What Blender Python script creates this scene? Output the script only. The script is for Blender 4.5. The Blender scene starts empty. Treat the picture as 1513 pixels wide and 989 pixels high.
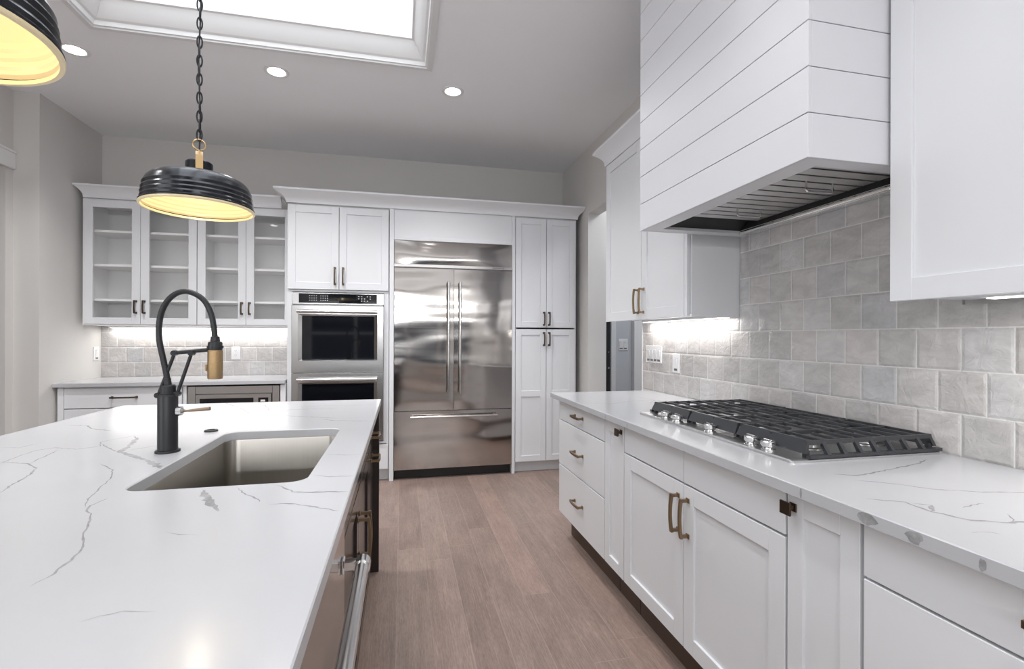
import bpy, bmesh, math, random
from math import pi, sin, cos, radians
from mathutils import Vector, Matrix

# ------------------------------------------------------------------ camera, light, exposure
S = bpy.context.scene
COL = S.collection
S.view_settings.view_transform = 'Standard'
S.view_settings.look = 'None'
S.view_settings.gamma = 1.0
S.view_settings.use_curve_mapping = False
S.view_settings.exposure = 0.36

F_PX, YAW, ROLL, CY, CAM_H = 712.0, 0.22476, -0.00303, 498.3, 1.28
cam_data = bpy.data.cameras.new('camera')
cam = bpy.data.objects.new('camera', cam_data)
COL.objects.link(cam)
S.camera = cam
cam_data.sensor_fit = 'HORIZONTAL'
cam_data.sensor_width = 36.0
cam_data.lens = 36.0 * F_PX / 1513.0
cam_data.shift_y = (CY - 494.5) / 1513.0
cam_data.clip_start = 0.02
fw = Vector((sin(YAW), cos(YAW), 0)); r0 = Vector((cos(YAW), -sin(YAW), 0)); u0 = Vector((0, 0, 1))
rt = r0 * cos(ROLL) - u0 * sin(ROLL); up = rt.cross(fw)
cam.matrix_world = Matrix(((rt.x, up.x, -fw.x, 0), (rt.y, up.y, -fw.y, 0), (rt.z, up.z, -fw.z, CAM_H), (0, 0, 0, 1)))

world = bpy.data.worlds.new('sky')
S.world = world
world.use_nodes = True
wb = world.node_tree.nodes['Background']
wb.inputs[0].default_value = (0.82, 0.9, 1.0, 1)
wb.inputs[1].default_value = 1.6

CEIL = 3.06
def area(name, loc, rot, sx, sy, power, color=(1, 1, 1), parent=None, spread=pi):
    d = bpy.data.lights.new(name, 'AREA')
    d.shape = 'RECTANGLE'; d.size = sx; d.size_y = sy; d.energy = power; d.color = color; d.spread = spread
    o = bpy.data.objects.new(name, d)
    o.location = loc; o.rotation_euler = rot
    COL.objects.link(o)
    if parent: o.parent = parent
    return o
P_SKY, P_REAR, P_SIDE, P_CAN, P_AISLE, P_STRIP, P_PEND = 35.0, 72.0, 62.0, 70.0, 26.0, 1.0, 0.6
area('skylight_daylight', (-0.78, 1.73, 3.99), (0, 0, 0), 1.64, 2.74, P_SKY, (0.97, 0.985, 1.0))
area('rear_fill_strip', (0.0, -4.05, 2.04), (radians(100), 0, 0), 4.4, 0.07, P_REAR, (0.96, 0.98, 1.0))  # added strip lamp, no window at it; fill and bright band on the fridge
area('side_fill', (-4.55, -1.6, 1.6), (radians(116), 0, radians(-90)), 3.6, 2.2, P_SIDE, (0.95, 0.975, 1.0))  # added fill lamp; the wall behind it has no window

# ------------------------------------------------------------------ node helper
class NT:
    def __init__(s, name):
        s.m = bpy.data.materials.new(name); s.m.use_nodes = True
        s.t = s.m.node_tree; s.n = s.t.nodes; s.l = s.t.links
        s.b = s.n['Principled BSDF']
    def node(s, kind, **kw):
        n = s.n.new(kind)
        for k, v in kw.items(): setattr(n, k, v)
        return n
    def put(s, sock, v):
        if hasattr(v, 'bl_idname') or isinstance(v, bpy.types.NodeSocket): s.l.new(v, sock)
        elif v is not None: sock.default_value = v
    def math(s, op, a, b=None, c=None):
        n = s.node('ShaderNodeMath', operation=op)
        for i, v in enumerate((a, b, c)):
            if v is not None: s.put(n.inputs[i], v)
        return n.outputs[0]
    def mix(s, f, a, b, blend='MIX'):
        n = s.node('ShaderNodeMix', data_type='RGBA', blend_type=blend)
        s.put(n.inputs[0], f); s.put(n.inputs[6], a); s.put(n.inputs[7], b)
        return n.outputs[2]
    def ramp(s, f, stops):
        n = s.node('ShaderNodeValToRGB')
        e = n.color_ramp.elements
        while len(e) < len(stops): e.new(0.5)
        for i, (p, c) in enumerate(stops):
            e[i].position = p; e[i].color = c if len(c) == 4 else (*c, 1)
        s.put(n.inputs[0], f); return n.outputs[0]
    def coord(s, out='Object', scale=None, loc=None, rot=None):
        n = s.node('ShaderNodeTexCoord')
        o = n.outputs[out]
        if scale or loc or rot:
            m = s.node('ShaderNodeMapping')
            s.l.new(o, m.inputs[0])
            if loc: m.inputs[1].default_value = loc
            if rot: m.inputs[2].default_value = rot
            if scale: m.inputs[3].default_value = scale
            o = m.outputs[0]
        return o
    def noise(s, vec, scale, detail=3, rough=0.5, dist=0, out=0):
        n = s.node('ShaderNodeTexNoise')
        if vec is not None: s.l.new(vec, n.inputs['Vector'])
        n.inputs['Scale'].default_value = scale; n.inputs['Detail'].default_value = detail
        n.inputs['Roughness'].default_value = rough; n.inputs['Distortion'].default_value = dist
        return n.outputs[out]
    def bump(s, h, strength=0.2, dist=0.01):
        n = s.node('ShaderNodeBump')
        n.inputs['Strength'].default_value = strength; n.inputs['Distance'].default_value = dist
        s.l.new(h, n.inputs['Height'])
        s.l.new(n.outputs[0], s.b.inputs['Normal'])
        return n
    def set(s, **kw):
        names = dict(color='Base Color', rough='Roughness', metal='Metallic', ior='IOR', spec='Specular IOR Level',
                     trans='Transmission Weight', alpha='Alpha', coat='Coat Weight', coat_rough='Coat Roughness',
                     aniso='Anisotropic', emit='Emission Color', power='Emission Strength', rot='Anisotropic Rotation', tan='Tangent')
        for k, v in kw.items():
            if isinstance(v, tuple) and len(v) == 3: v = (*v, 1)
            s.put(s.b.inputs[names[k]], v)
        return s

M = {}
def simple(name, color, rough=0.5, metal=0.0, var=0.03, nscale=6.0, bump=0.0, bscale=300, **kw):
    t = NT(name)
    v = t.noise(t.coord(), nscale, 3)
    f = t.math('MULTIPLY_ADD', v, 2 * var, 1 - var)
    c = t.node('ShaderNodeVectorMath', operation='SCALE'); c.inputs[0].default_value = color
    t.l.new(f, c.inputs['Scale'])
    t.set(rough=rough, metal=metal, **kw)
    t.l.new(c.outputs[0], t.b.inputs['Base Color'])
    if bump: t.bump(t.noise(t.coord(), bscale, 2), bump, 0.001)
    M[name] = t.m
    return t

simple('wall_paint', (0.66, 0.645, 0.625), 0.75, var=0.015, bump=0.12, bscale=180)
simple('ceiling_paint', (0.92, 0.925, 0.94), 0.8, var=0.01, bump=0.1, bscale=160)
simple('trim_paint', (0.80, 0.80, 0.80), 0.45, var=0.01)
simple('well_paint', (0.82, 0.82, 0.82), 0.7, var=0.01)
simple('hall_paint', (0.56, 0.58, 0.62), 0.75, var=0.02)
simple('side_hall_paint', (0.42, 0.37, 0.34), 0.75, var=0.02)
simple('cabinet_paint', (0.765, 0.775, 0.80), 0.34, var=0.01)
simple('cabinet_inside', (0.92, 0.92, 0.92), 0.5, var=0.01)
simple('hood_paint', (0.70, 0.705, 0.735), 0.30, var=0.01)
simple('dark_gap', (0.02, 0.019, 0.018), 0.6)
simple('espresso_wood', (0.022, 0.016, 0.014), 0.2, var=0.25, nscale=14)
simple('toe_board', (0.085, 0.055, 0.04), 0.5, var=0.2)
simple('black_iron', (0.035, 0.037, 0.042), 0.3, var=0.15, bump=0.15, bscale=500)
simple('matte_black', (0.022, 0.023, 0.026), 0.38, metal=0.3, var=0.1)
simple('shade_black', (0.012, 0.014, 0.019), 0.22, metal=0.35, var=0.2, nscale=25, bump=0.1, bscale=90)
simple('shade_gold', (0.90, 0.77, 0.50), 0.35, metal=0.1, var=0.06, nscale=8)
simple('bronze', (0.30, 0.215, 0.135), 0.33, metal=0.95, var=0.15, nscale=40)
simple('dark_bronze', (0.12, 0.085, 0.06), 0.35, metal=0.9, var=0.15, nscale=40)
simple('brass', (0.62, 0.43, 0.22), 0.3, metal=1.0, var=0.1)
simple('gold_knurl', (0.40, 0.275, 0.145), 0.38, metal=0.9, var=0.2, nscale=200, bump=0.6, bscale=700)
simple('lever_wood', (0.27, 0.19, 0.13), 0.45, var=0.2, nscale=60)
simple('chrome', (0.72, 0.72, 0.72), 0.13, metal=1.0, var=0.03)
simple('black_glass', (0.006, 0.007, 0.01), 0.04, var=0.0)
simple('plate_white', (0.85, 0.85, 0.86), 0.35, var=0.01)
simple('dusk_glass', (0.05, 0.065, 0.10), 0.06, var=0.02)
simple('black_plastic', (0.012, 0.012, 0.013), 0.4)
simple('mark_white', (0.75, 0.75, 0.75), 0.5)
simple('mark_dark', (0.05, 0.05, 0.055), 0.4)
simple('steel_dark', (0.30, 0.30, 0.30), 0.36, metal=1.0, var=0.12, nscale=12)
simple('grout_paint', (0.62, 0.60, 0.58), 0.8)

simple('baffle_steel', (0.62, 0.61, 0.60), 0.42, metal=0.85, var=0.08)
simple('liner_shade', (0.05, 0.05, 0.05), 0.5, metal=0.9, var=0.1)  # shade between the baffles put into the liner colour
def steel(name, color, rough, aniso, brush_axis, wave=0.0, wave_scale=(1, 1, 1)):
    t = NT(name)
    sc = [4, 4, 4]; sc[brush_axis] = 0.6
    others = [i for i in range(3) if i != brush_axis]
    for i in others: sc[i] = 260
    br = t.noise(t.coord(scale=tuple(sc)), 1.0, 2)
    t.set(metal=1.0, color=t.mix(br, (*[c * 0.93 for c in color], 1), (*[min(1, c * 1.05) for c in color], 1)),
          rough=t.math('MULTIPLY_ADD', br, 0.08, rough - 0.04))
    if wave:
        w = t.noise(t.coord(scale=wave_scale), 1.0, 1)
        t.bump(w, 1.0, wave)
    M[name] = t.m
steel('steel', (0.52, 0.515, 0.51), 0.22, 0.6, 0)
steel('steel_door', (0.47, 0.445, 0.425), 0.11, 0.6, 0, wave=0.02, wave_scale=(0.75, 0.5, 3.4))
steel('steel_sink', (0.38, 0.36, 0.33), 0.3, 0.4, 2)
steel('steel_bright', (0.74, 0.73, 0.72), 0.16, 0.5, 1)
steel('steel_cooktop', (0.62, 0.62, 0.63), 0.3, 0.5, 1)

def emission(name, color, power):
    t = NT(name); t.set(color=(0.8, 0.8, 0.8), emit=color, power=power); M[name] = t.m
emission('led_lens', (1, 0.98, 0.95), 5)
emission('can_lens', (1, 0.98, 0.96), 14)
emission('bulb', (1, 0.86, 0.6), 6)

def glass(name):
    t = NT(name)
    tr = t.node('ShaderNodeBsdfTransparent'); gl = t.node('ShaderNodeBsdfGlossy')
    gl.inputs['Roughness'].default_value = 0.02
    tr.inputs[0].default_value = (1, 1, 1, 1)
    lw = t.node('ShaderNodeLayerWeight'); fr = t.math('MULTIPLY_ADD', t.math('POWER', lw.outputs['Facing'], 5.0), 0.6, 0.022)
    mx = t.node('ShaderNodeMixShader')
    t.l.new(fr, mx.inputs[0]); t.l.new(tr.outputs[0], mx.inputs[1]); t.l.new(gl.outputs[0], mx.inputs[2])
    t.l.new(mx.outputs[0], t.n['Material Output'].inputs[0])
    M[name] = t.m
glass('clear_glass')

# quartz worktop
def quartz():
    t = NT('quartz')
    co = t.coord()
    wob = t.noise(co, 1.6, 4, 0.6, out=1)
    add = t.node('ShaderNodeVectorMath', operation='MULTIPLY_ADD')
    t.l.new(wob, add.inputs[0]); add.inputs[1].default_value = (0.7, 0.7, 0.7); t.l.new(co, add.inputs[2])
    vo = t.node('ShaderNodeTexVoronoi', feature='DISTANCE_TO_EDGE'); vo.inputs['Scale'].default_value = 1.3
    t.l.new(add.outputs[0], vo.inputs['Vector'])
    line = t.ramp(vo.outputs['Distance'], [(0.0, (1, 1, 1)), (0.012, (0, 0, 0))])
    mask = t.ramp(t.noise(co, 2.3, 3), [(0.52, (0, 0, 0)), (0.66, (1, 1, 1))])
    f = t.math('MULTIPLY', t.math('MULTIPLY', line, mask), 0.3)
    cloud = t.noise(co, 3.0, 5, 0.6)
    base = t.mix(cloud, (0.485, 0.49, 0.51, 1), (0.525, 0.528, 0.548, 1))
    t.set(color=t.mix(f, base, (0.50, 0.50, 0.51, 1)), rough=0.17, spec=0.5)
    M['quartz'] = t.m
    v = NT('quartz_vein')
    n1 = v.noise(v.coord(), 16, 4, 0.65); n2 = v.noise(v.coord(), 90, 3, 0.6)
    k = v.ramp(v.math('ADD', v.math('MULTIPLY', n1, 0.75), v.math('MULTIPLY', n2, 0.35)), [(0.36, (0.22, 0.22, 0.22)), (0.64, (1, 1, 1))])
    v.set(color=v.mix(k, (0.495, 0.50, 0.515, 1), (0.265, 0.265, 0.27, 1)), rough=0.19)
    M['quartz_vein'] = v.m
quartz()

# square glazed tile: u along the wall, v up
def tile(name, u_axis, u0, v0, pitch=0.1336, flip=1):
    t = NT(name)
    co = t.coord()
    sep = t.node('ShaderNodeSeparateXYZ'); t.l.new(co, sep.inputs[0])
    u = t.math('DIVIDE', t.math('SUBTRACT', sep.outputs[u_axis], u0), pitch)
    v = t.math('DIVIDE', t.math('SUBTRACT', sep.outputs[2], v0), pitch)
    row = t.math('FLOOR', v)
    odd = t.math('MULTIPLY', t.math('PINGPONG', row, 1.0), 0.5)
    uu = t.math('ADD', u, odd)
    colm = t.math('FLOOR', uu)
    fu = t.math('SUBTRACT', uu, colm); fv = t.math('SUBTRACT', v, row)
    du = t.math('MINIMUM', fu, t.math('SUBTRACT', 1.0, fu)); dv = t.math('MINIMUM', fv, t.math('SUBTRACT', 1.0, fv))
    d = t.math('MINIMUM', du, dv)
    wobble = t.math('MULTIPLY', t.math('SUBTRACT', t.noise(co, 45, 2), 0.5), 0.014)
    d = t.math('ADD', d, wobble)
    mort = t.ramp(d, [(0.011, (1, 1, 1)), (0.017, (0, 0, 0))])
    cmb = t.node('ShaderNodeCombineXYZ'); t.l.new(colm, cmb.inputs[0]); t.l.new(row, cmb.inputs[1])
    wn = t.node('ShaderNodeTexWhiteNoise', noise_dimensions='3D'); t.l.new(cmb.outputs[0], wn.inputs['Vector'])
    tone = t.ramp(wn.outputs['Value'], [(0.0, (0.51, 0.495, 0.485)), (0.3, (0.57, 0.555, 0.545)), (0.55, (0.615, 0.58, 0.565)), (0.8, (0.63, 0.62, 0.615)), (1.0, (0.53, 0.53, 0.54))])
    cloud = t.ramp(t.noise(t.coord(scale=(1, 1, 2.2)), 9, 5, 0.65, 0.8), [(0.3, (0.82, 0.82, 0.82)), (0.7, (1.1, 1.1, 1.1))])
    tone = t.mix(1.0, tone, cloud, 'MULTIPLY')
    t.set(color=t.mix(mort, tone, (0.74, 0.725, 0.71, 1)), rough=t.math('MULTIPLY_ADD', mort, 0.55, 0.12), spec=0.55)
    # hand-made surface: each tile tilts a little, its face ripples
    wn2 = t.node('ShaderNodeSeparateColor'); t.l.new(wn.outputs['Color'], wn2.inputs[0])
    tilt = t.math('ADD', t.math('MULTIPLY', t.math('SUBTRACT', wn2.outputs[0], 0.5), fu), t.math('MULTIPLY', t.math('SUBTRACT', wn2.outputs[1], 0.5), fv))
    edge = t.ramp(d, [(0.008, (0, 0, 0)), (0.07, (1, 1, 1))])
    h = t.math('ADD', t.math('ADD', t.math('MULTIPLY', tilt, 1.0), t.math('MULTIPLY', t.noise(co, 26, 4, 0.6, 0.8), 1.7)), t.math('MULTIPLY', edge, 0.7))
    t.bump(h, 0.8, 0.004)
    M[name] = t.m
tile('tile_right', 1, 1.1435, 0.912)
tile('tile_back', 0, -2.60, 0.912)

# oak planks running along Y
def planks():
    t = NT('oak_planks')
    co = t.coord()
    sep = t.node('ShaderNodeSeparateXYZ'); t.l.new(co, sep.inputs[0])
    W, L = 0.152, 1.45
    u = t.math('DIVIDE', t.math('ADD', sep.outputs[0], 5.035), W)
    row = t.math('FLOOR', u); fu = t.math('SUBTRACT', u, row)
    wn = t.node('ShaderNodeTexWhiteNoise', noise_dimensions='1D'); t.l.new(row, wn.inputs['W'])
    v = t.math('ADD', t.math('DIVIDE', sep.outputs[1], L), t.math('MULTIPLY', wn.outputs['Value'], 7.3))
    cell = t.math('FLOOR', v); fv = t.math('SUBTRACT', v, cell)
    cmb = t.node('ShaderNodeCombineXYZ'); t.l.new(row, cmb.inputs[0]); t.l.new(cell, cmb.inputs[1])
    w2 = t.node('ShaderNodeTexWhiteNoise', noise_dimensions='3D'); t.l.new(cmb.outputs[0], w2.inputs['Vector'])
    off = t.node('ShaderNodeVectorMath', operation='MULTIPLY_ADD')
    t.l.new(w2.outputs['Color'], off.inputs[0]); off.inputs[1].default_value = (9, 9, 9); t.l.new(co, off.inputs[2])
    mp = t.node('ShaderNodeMapping'); t.l.new(off.outputs[0], mp.inputs[0]); mp.inputs[3].default_value = (16, 1.3, 1)
    grain = t.noise(mp.outputs[0], 2.2, 6, 0.62, 0.9)
    mp2 = t.node('ShaderNodeMapping'); t.l.new(off.outputs[0], mp2.inputs[0]); mp2.inputs[3].default_value = (140, 4, 1)
    fine = t.noise(mp2.outputs[0], 1.5, 3, 0.6)
    tone = t.ramp(w2.outputs['Value'], [(0.0, (0.25, 0.182, 0.156)), (0.3, (0.283, 0.210, 0.180)), (0.65, (0.305, 0.231, 0.198)), (1.0, (0.335, 0.238, 0.204))])
    g = t.ramp(grain, [(0.3, (0.84, 0.84, 0.84)), (0.7, (1.10, 1.10, 1.10))])
    g2 = t.ramp(fine, [(0.3, (0.84, 0.84, 0.84)), (0.7, (1.12, 1.12, 1.12))])
    c = t.mix(1.0, t.mix(1.0, tone, g, 'MULTIPLY'), g2, 'MULTIPLY')
    blot = t.ramp(t.noise(t.coord(scale=(3.2, 1.6, 1)), 1.8, 5, 0.65, 0.6), [(0.3, (0.86, 0.86, 0.87)), (0.7, (1.13, 1.11, 1.10))])
    c = t.mix(1.0, c, blot, 'MULTIPLY')
    speck = t.ramp(t.noise(t.coord(scale=(190, 26, 1)), 1.0, 4, 0.7), [(0.33, (0.80, 0.79, 0.78)), (0.62, (1.06, 1.06, 1.06))])
    c = t.mix(1.0, c, speck, 'MULTIPLY')
    kn = t.node('ShaderNodeTexVoronoi'); kn.inputs['Scale'].default_value = 1.0
    mp3 = t.node('ShaderNodeMapping'); t.l.new(co, mp3.inputs[0]); mp3.inputs[3].default_value = (1.75, 1.0, 1)
    nz = t.node('ShaderNodeVectorMath', operation='MULTIPLY_ADD'); t.l.new(t.noise(co, 14, 3, out=1), nz.inputs[0]); nz.inputs[1].default_value = (0.03, 0.03, 0)
    t.l.new(mp3.outputs[0], nz.inputs[2]); t.l.new(nz.outputs[0], kn.inputs['Vector'])
    knot = t.ramp(kn.outputs['Distance'], [(0.012, (1, 1, 1)), (0.035, (0, 0, 0))])
    c = t.mix(knot, c, (0.06, 0.043, 0.035, 1))
    du = t.math('MULTIPLY', t.math('MINIMUM', fu, t.math('SUBTRACT', 1.0, fu)), W)
    dv = t.math('MULTIPLY', t.math('MINIMUM', fv, t.math('SUBTRACT', 1.0, fv)), L)
    d = t.math('MINIMUM', du, dv)
    seam = t.ramp(t.math('MULTIPLY', d, 100), [(0.12, (1, 1, 1)), (0.26, (0, 0, 0))])
    c = t.mix(t.math('MULTIPLY', seam, 0.38), c, (0.42, 0.32, 0.27, 1))
    t.set(color=c, rough=t.math('MULTIPLY_ADD', fine, 0.15, 0.32), spec=0.4)
    hh = t.math('SUBTRACT', t.math('MULTIPLY', fine, 0.35), seam)
    t.bump(hh, 0.25, 0.0015)
    M['oak_planks'] = t.m
planks()

# ------------------------------------------------------------------ mesh builder
class MB:
    def __init__(s): s.bm = bmesh.new(); s.mi = 0
    def _tag(s, faces):
        for f in faces: f.material_index = s.mi
    def box(s, x0, x1, y0, y1, z0, z1, bev=0.0, seg=1):
        if x0 > x1: x0, x1 = x1, x0
        if y0 > y1: y0, y1 = y1, y0
        if z0 > z1: z0, z1 = z1, z0
        v = [s.bm.verts.new((x, y, z)) for z in (z0, z1) for y in (y0, y1) for x in (x0, x1)]
        q = [(0, 2, 3, 1), (4, 5, 7, 6), (0, 1, 5, 4), (2, 6, 7, 3), (0, 4, 6, 2), (1, 3, 7, 5)]
        f = [s.bm.faces.new([v[i] for i in k]) for k in q]
        s._tag(f)
        if bev > 0:
            es = list({e for a in f for e in a.edges})
            r = bmesh.ops.bevel(s.bm, geom=es, offset=bev, segments=seg, affect='EDGES', profile=0.5)
            s._tag(r['faces'])
        return s
    def poly(s, pts):
        f = s.bm.faces.new([s.bm.verts.new(p) for p in pts]); s._tag([f]); return s
    def loft(s, rings, cap0=True, cap1=True, closed=True):
        R = [[s.bm.verts.new(p) for p in r] for r in rings]
        fs = []
        n = len(R[0])
        for a, b in zip(R[:-1], R[1:]):
            for i in range(n if closed else n - 1):
                j = (i + 1) % n
                fs.append(s.bm.faces.new((a[i], a[j], b[j], b[i])))
        if cap0: fs.append(s.bm.faces.new(list(reversed(R[0]))))
        if cap1: fs.append(s.bm.faces.new(R[-1]))
        s._tag(fs); return s
    def cyl(s, p0, p1, r, r2=None, n=24, caps=True):
        p0, p1 = Vector(p0), Vector(p1); r2 = r if r2 is None else r2
        d = (p1 - p0).normalized()
        a = d.orthogonal().normalized(); b = d.cross(a)
        ring = lambda p, rr: [p + (a * cos(2 * pi * i / n) + b * sin(2 * pi * i / n)) * rr for i in range(n)]
        return s.loft([ring(p0, r), ring(p1, r2)], caps, caps)
    def lathe(s, prof, c=(0, 0, 0), n=40, axis='z', close=False):
        rings = []
        for r, h in prof:
            ring = []
            for i in range(n):
                t = 2 * pi * i / n
                p = (r * cos(t), r * sin(t), h) if axis == 'z' else ((h, r * cos(t), r * sin(t)) if axis == 'x' else (r * sin(t), h, r * cos(t)))
                ring.append(Vector(c) + Vector(p))
            rings.append(ring)
        if close: rings.append(rings[0])
        if close:
            R = [[s.bm.verts.new(p) for p in r] for r in rings[:-1]]; R.append(R[0]); fs = []
            for a, b in zip(R[:-1], R[1:]):
                for i in range(n):
                    j = (i + 1) % n
                    fs.append(s.bm.faces.new((a[i], a[j], b[j], b[i])))
            s._tag(fs); return s
        return s.loft(rings, True, True)
    def tube(s, pts, r, n=12, closed=False, caps=True, radii=None):
        P = [Vector(p) for p in pts]; m = len(P)
        rings = []; prev = None
        for i, p in enumerate(P):
            if closed: d = P[(i + 1) % m] - P[i - 1]
            else: d = P[min(i + 1, m - 1)] - P[max(i - 1, 0)]
            d.normalize()
            if prev is None: a = d.orthogonal().normalized()
            else: a = (prev - d * prev.dot(d)).normalized()
            prev = a; b = d.cross(a)
            rr = radii[i] if radii else r
            rings.append([p + (a * cos(2 * pi * k / n) + b * sin(2 * pi * k / n)) * rr for k in range(n)])
        if closed:
            R = [[s.bm.verts.new(q) for q in g] for g in rings]; R.append(R[0]); fs = []
            for a, b in zip(R[:-1], R[1:]):
                for i in range(n): fs.append(s.bm.faces.new((a[i], a[(i + 1) % n], b[(i + 1) % n], b[i])))
            s._tag(fs); return s
        return s.loft(rings, caps, caps)
    def sweep(s, path, prof, side=1, closed=False, cap=True):
        """profile (out, z) swept along a horizontal path with mitred corners; 'out' points to the right of travel * side"""
        P = [Vector((p[0], p[1])) for p in path]; m = len(P)
        rings = []
        for i in range(m):
            def nrm(a, b):
                d = (b - a).normalized(); return Vector((d.y, -d.x)) * side
            if closed: n1, n2 = nrm(P[i - 1], P[i]), nrm(P[i], P[(i + 1) % m])
            else:
                n1 = nrm(P[max(i - 1, 0)], P[max(i, 1)]) if i > 0 else nrm(P[0], P[1])
                n2 = nrm(P[i], P[i + 1]) if i < m - 1 else n1
            nn = (n1 + n2).normalized(); k = 1 / max(0.2, nn.dot(n1))
            rings.append([(P[i].x + nn.x * o * k, P[i].y + nn.y * o * k, z) for o, z in prof])
        if closed:
            R = [[s.bm.verts.new(q) for q in g] for g in rings]; R.append(R[0]); fs = []; n = len(prof)
            for a, b in zip(R[:-1], R[1:]):
                for i in range(n): fs.append(s.bm.faces.new((a[i], a[(i + 1) % n], b[(i + 1) % n], b[i])))
            s._tag(fs); return s
        return s.loft(rings, cap, cap)
    def build(s, name, mat, parent=None, loc=None, sharp=35, flat=False):
        bm = s.bm
        bmesh.ops.recalc_face_normals(bm, faces=bm.faces)
        if not flat:
            lim = radians(sharp)
            for e in bm.edges:
                e.smooth = not (len(e.link_faces) != 2 or e.calc_face_angle(0) > lim)
            for f in bm.faces: f.smooth = True
        me = bpy.data.meshes.new(name); bm.to_mesh(me); bm.free()
        for k in (mat if isinstance(mat, (list, tuple)) else [mat]): me.materials.append(M[k])
        o = bpy.data.objects.new(name, me); COL.objects.link(o)
        if parent: o.parent = parent
        if loc: o.location = loc
        return o

def tag(o, label, cat, group=None):
    o['label'] = label; o['category'] = cat
    if group: o['group'] = group
    return o
def thing(name, label, cat, loc=(0, 0, 0), rz=0.0, group=None):
    o = bpy.data.objects.new(name, None); COL.objects.link(o)
    o.empty_display_size = 0.05
    o.location = loc; o.rotation_euler = (0, 0, rz)
    return tag(o, label, cat, group)
def struct(name, mb, mat, **kw):
    o = mb.build(name, mat, **kw); o['kind'] = 'structure'; return o

# ------------------------------------------------------------------ the room
XR, YB, XL = 1.70, 4.98, -2.595            # right wall, back wall, left return
HX = 2.9                                    # side hall
b = MB(); b.box(-5.2, 3.3, -4.3, 5.6, -0.08, 0.0); struct('floor', b, 'oak_planks', flat=True)
TX0, TX1, TY0, TY1 = -1.713, 0.145, 0.25, 3.205     # ceiling tray opening
b = MB()
b.box(-5.2, TX0, -4.3, 5.6, CEIL, CEIL + .1); b.box(TX1, 3.3, -4.3, 5.6, CEIL, CEIL + .1)
b.box(TX0, TX1, -4.3, TY0, CEIL, CEIL + .1); b.box(TX0, TX1, TY1, 5.6, CEIL, CEIL + .1)
struct('ceiling', b, 'ceiling_paint', flat=True)
# casing and crown that line the tray
b = MB()
ring = [(TX0, TY0), (TX0, TY1), (TX1, TY1), (TX1, TY0)]     # clockwise: right of travel = inside
b.sweep(ring, [(-0.045, CEIL - .0005), (-0.045, CEIL - .012), (-0.012, CEIL - .016), (-0.012, CEIL - .006), (0.0, CEIL - .006),
               (0.004, CEIL + .018), (0.018, CEIL + .024), (0.034, CEIL + .040), (0.060, CEIL + .085), (0.075, CEIL + .106), (0.088, CEIL + .110), (0.090, CEIL + .125), (0.0, CEIL + .125)], closed=True)
struct('trim_1', b, 'trim_paint', sharp=20)
# light well and the skylight at its top
wi = .088
wx0, wx1, wy0, wy1 = TX0 + wi, TX1 - wi, TY0 + wi, TY1 - wi
b = MB(); zt = 3.9
b.sweep([(wx0, wy0), (wx0, wy1), (wx1, wy1), (wx1, wy0)], [(0, CEIL + .12), (-0.05, CEIL + .126), (-0.05, zt), (-.02, zt), (-.02, 3.31), (0, 3.31)], closed=True)
struct('wall_skylight', b, 'well_paint', flat=True)
b = MB()
b.sweep([(wx0, wy0), (wx0, wy1), (wx1, wy1), (wx1, wy0)], [(-.05, zt), (0.05, zt), (0.05, zt + .05), (-.05, zt + .05)], closed=True)
b.box(-.82, -.71, wy0 + .0505, wy1 - .0505, zt, zt + .05)
sk = struct('window_1', b, 'trim_paint', flat=True)
for x0, x1 in ((wx0 + .045, -.8205), (-.7095, wx1 - .045)):
    b = MB(); b.box(x0, x1, wy0 + .045, wy1 - .045, zt + .02, zt + .028); b.build('pane', 'clear_glass', sk)

b = MB(); b.box(XL - .5, HX + .3, YB, YB + .12, 0, CEIL); struct('wall_back', b, 'wall_paint', flat=True)
DY0, DY1, DZ = 3.165, 4.245, 2.44           # doorway in the right wall
b = MB()
b.box(XR, XR + .12, -4.2, DY0, 0, CEIL); b.box(XR, XR + .12, DY0, DY1, DZ, CEIL); b.box(XR, XR + .185, DY1, YB, 0, CEIL)
struct('wall_right', b, 'wall_paint', flat=True)
b = MB()
b.box(XL - .16, XL, 4.22, YB, 0, CEIL)
struct('wall_left', b, 'wall_paint', flat=True)
LX = -2.755; LO0, LO1, LOZ = 2.7, 4.15, 2.485
b = MB()
b.box(LX - .12, LX, LO1, YB, 0, CEIL); b.box(LX - .12, LX, LO0, LO1, LOZ, CEIL); b.box(LX - .12, LX, 1.0, LO0, 0, CEIL)
struct('wall_side', b, 'wall_paint', flat=True)
b = MB()
b.box(LX + .0005, LX + .018, LO0 - .11, 4.219, LOZ, LOZ + .115, .003); b.box(LX + .0005, LX + .026, LO0 - .12, 4.219, LOZ + .115, LOZ + .132, .003)
b.box(LX + .0005, LX + .018, LO0 - .09, LO0, 0, LOZ, .003)
struct('trim_2', b, 'trim_paint')
b = MB(); b.box(-5.0, -3.75, 4.3, 4.4, 0, CEIL); b.box(-3.85, -3.75, .9, 4.3, 0, CEIL); b.box(-3.75, LX - .12, .9, 1.0, 0, CEIL); b.box(-3.75, LX - .12, 4.4, 4.5, 0, CEIL)
struct('wall_side_hall', b, 'side_hall_paint', flat=True)
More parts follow.
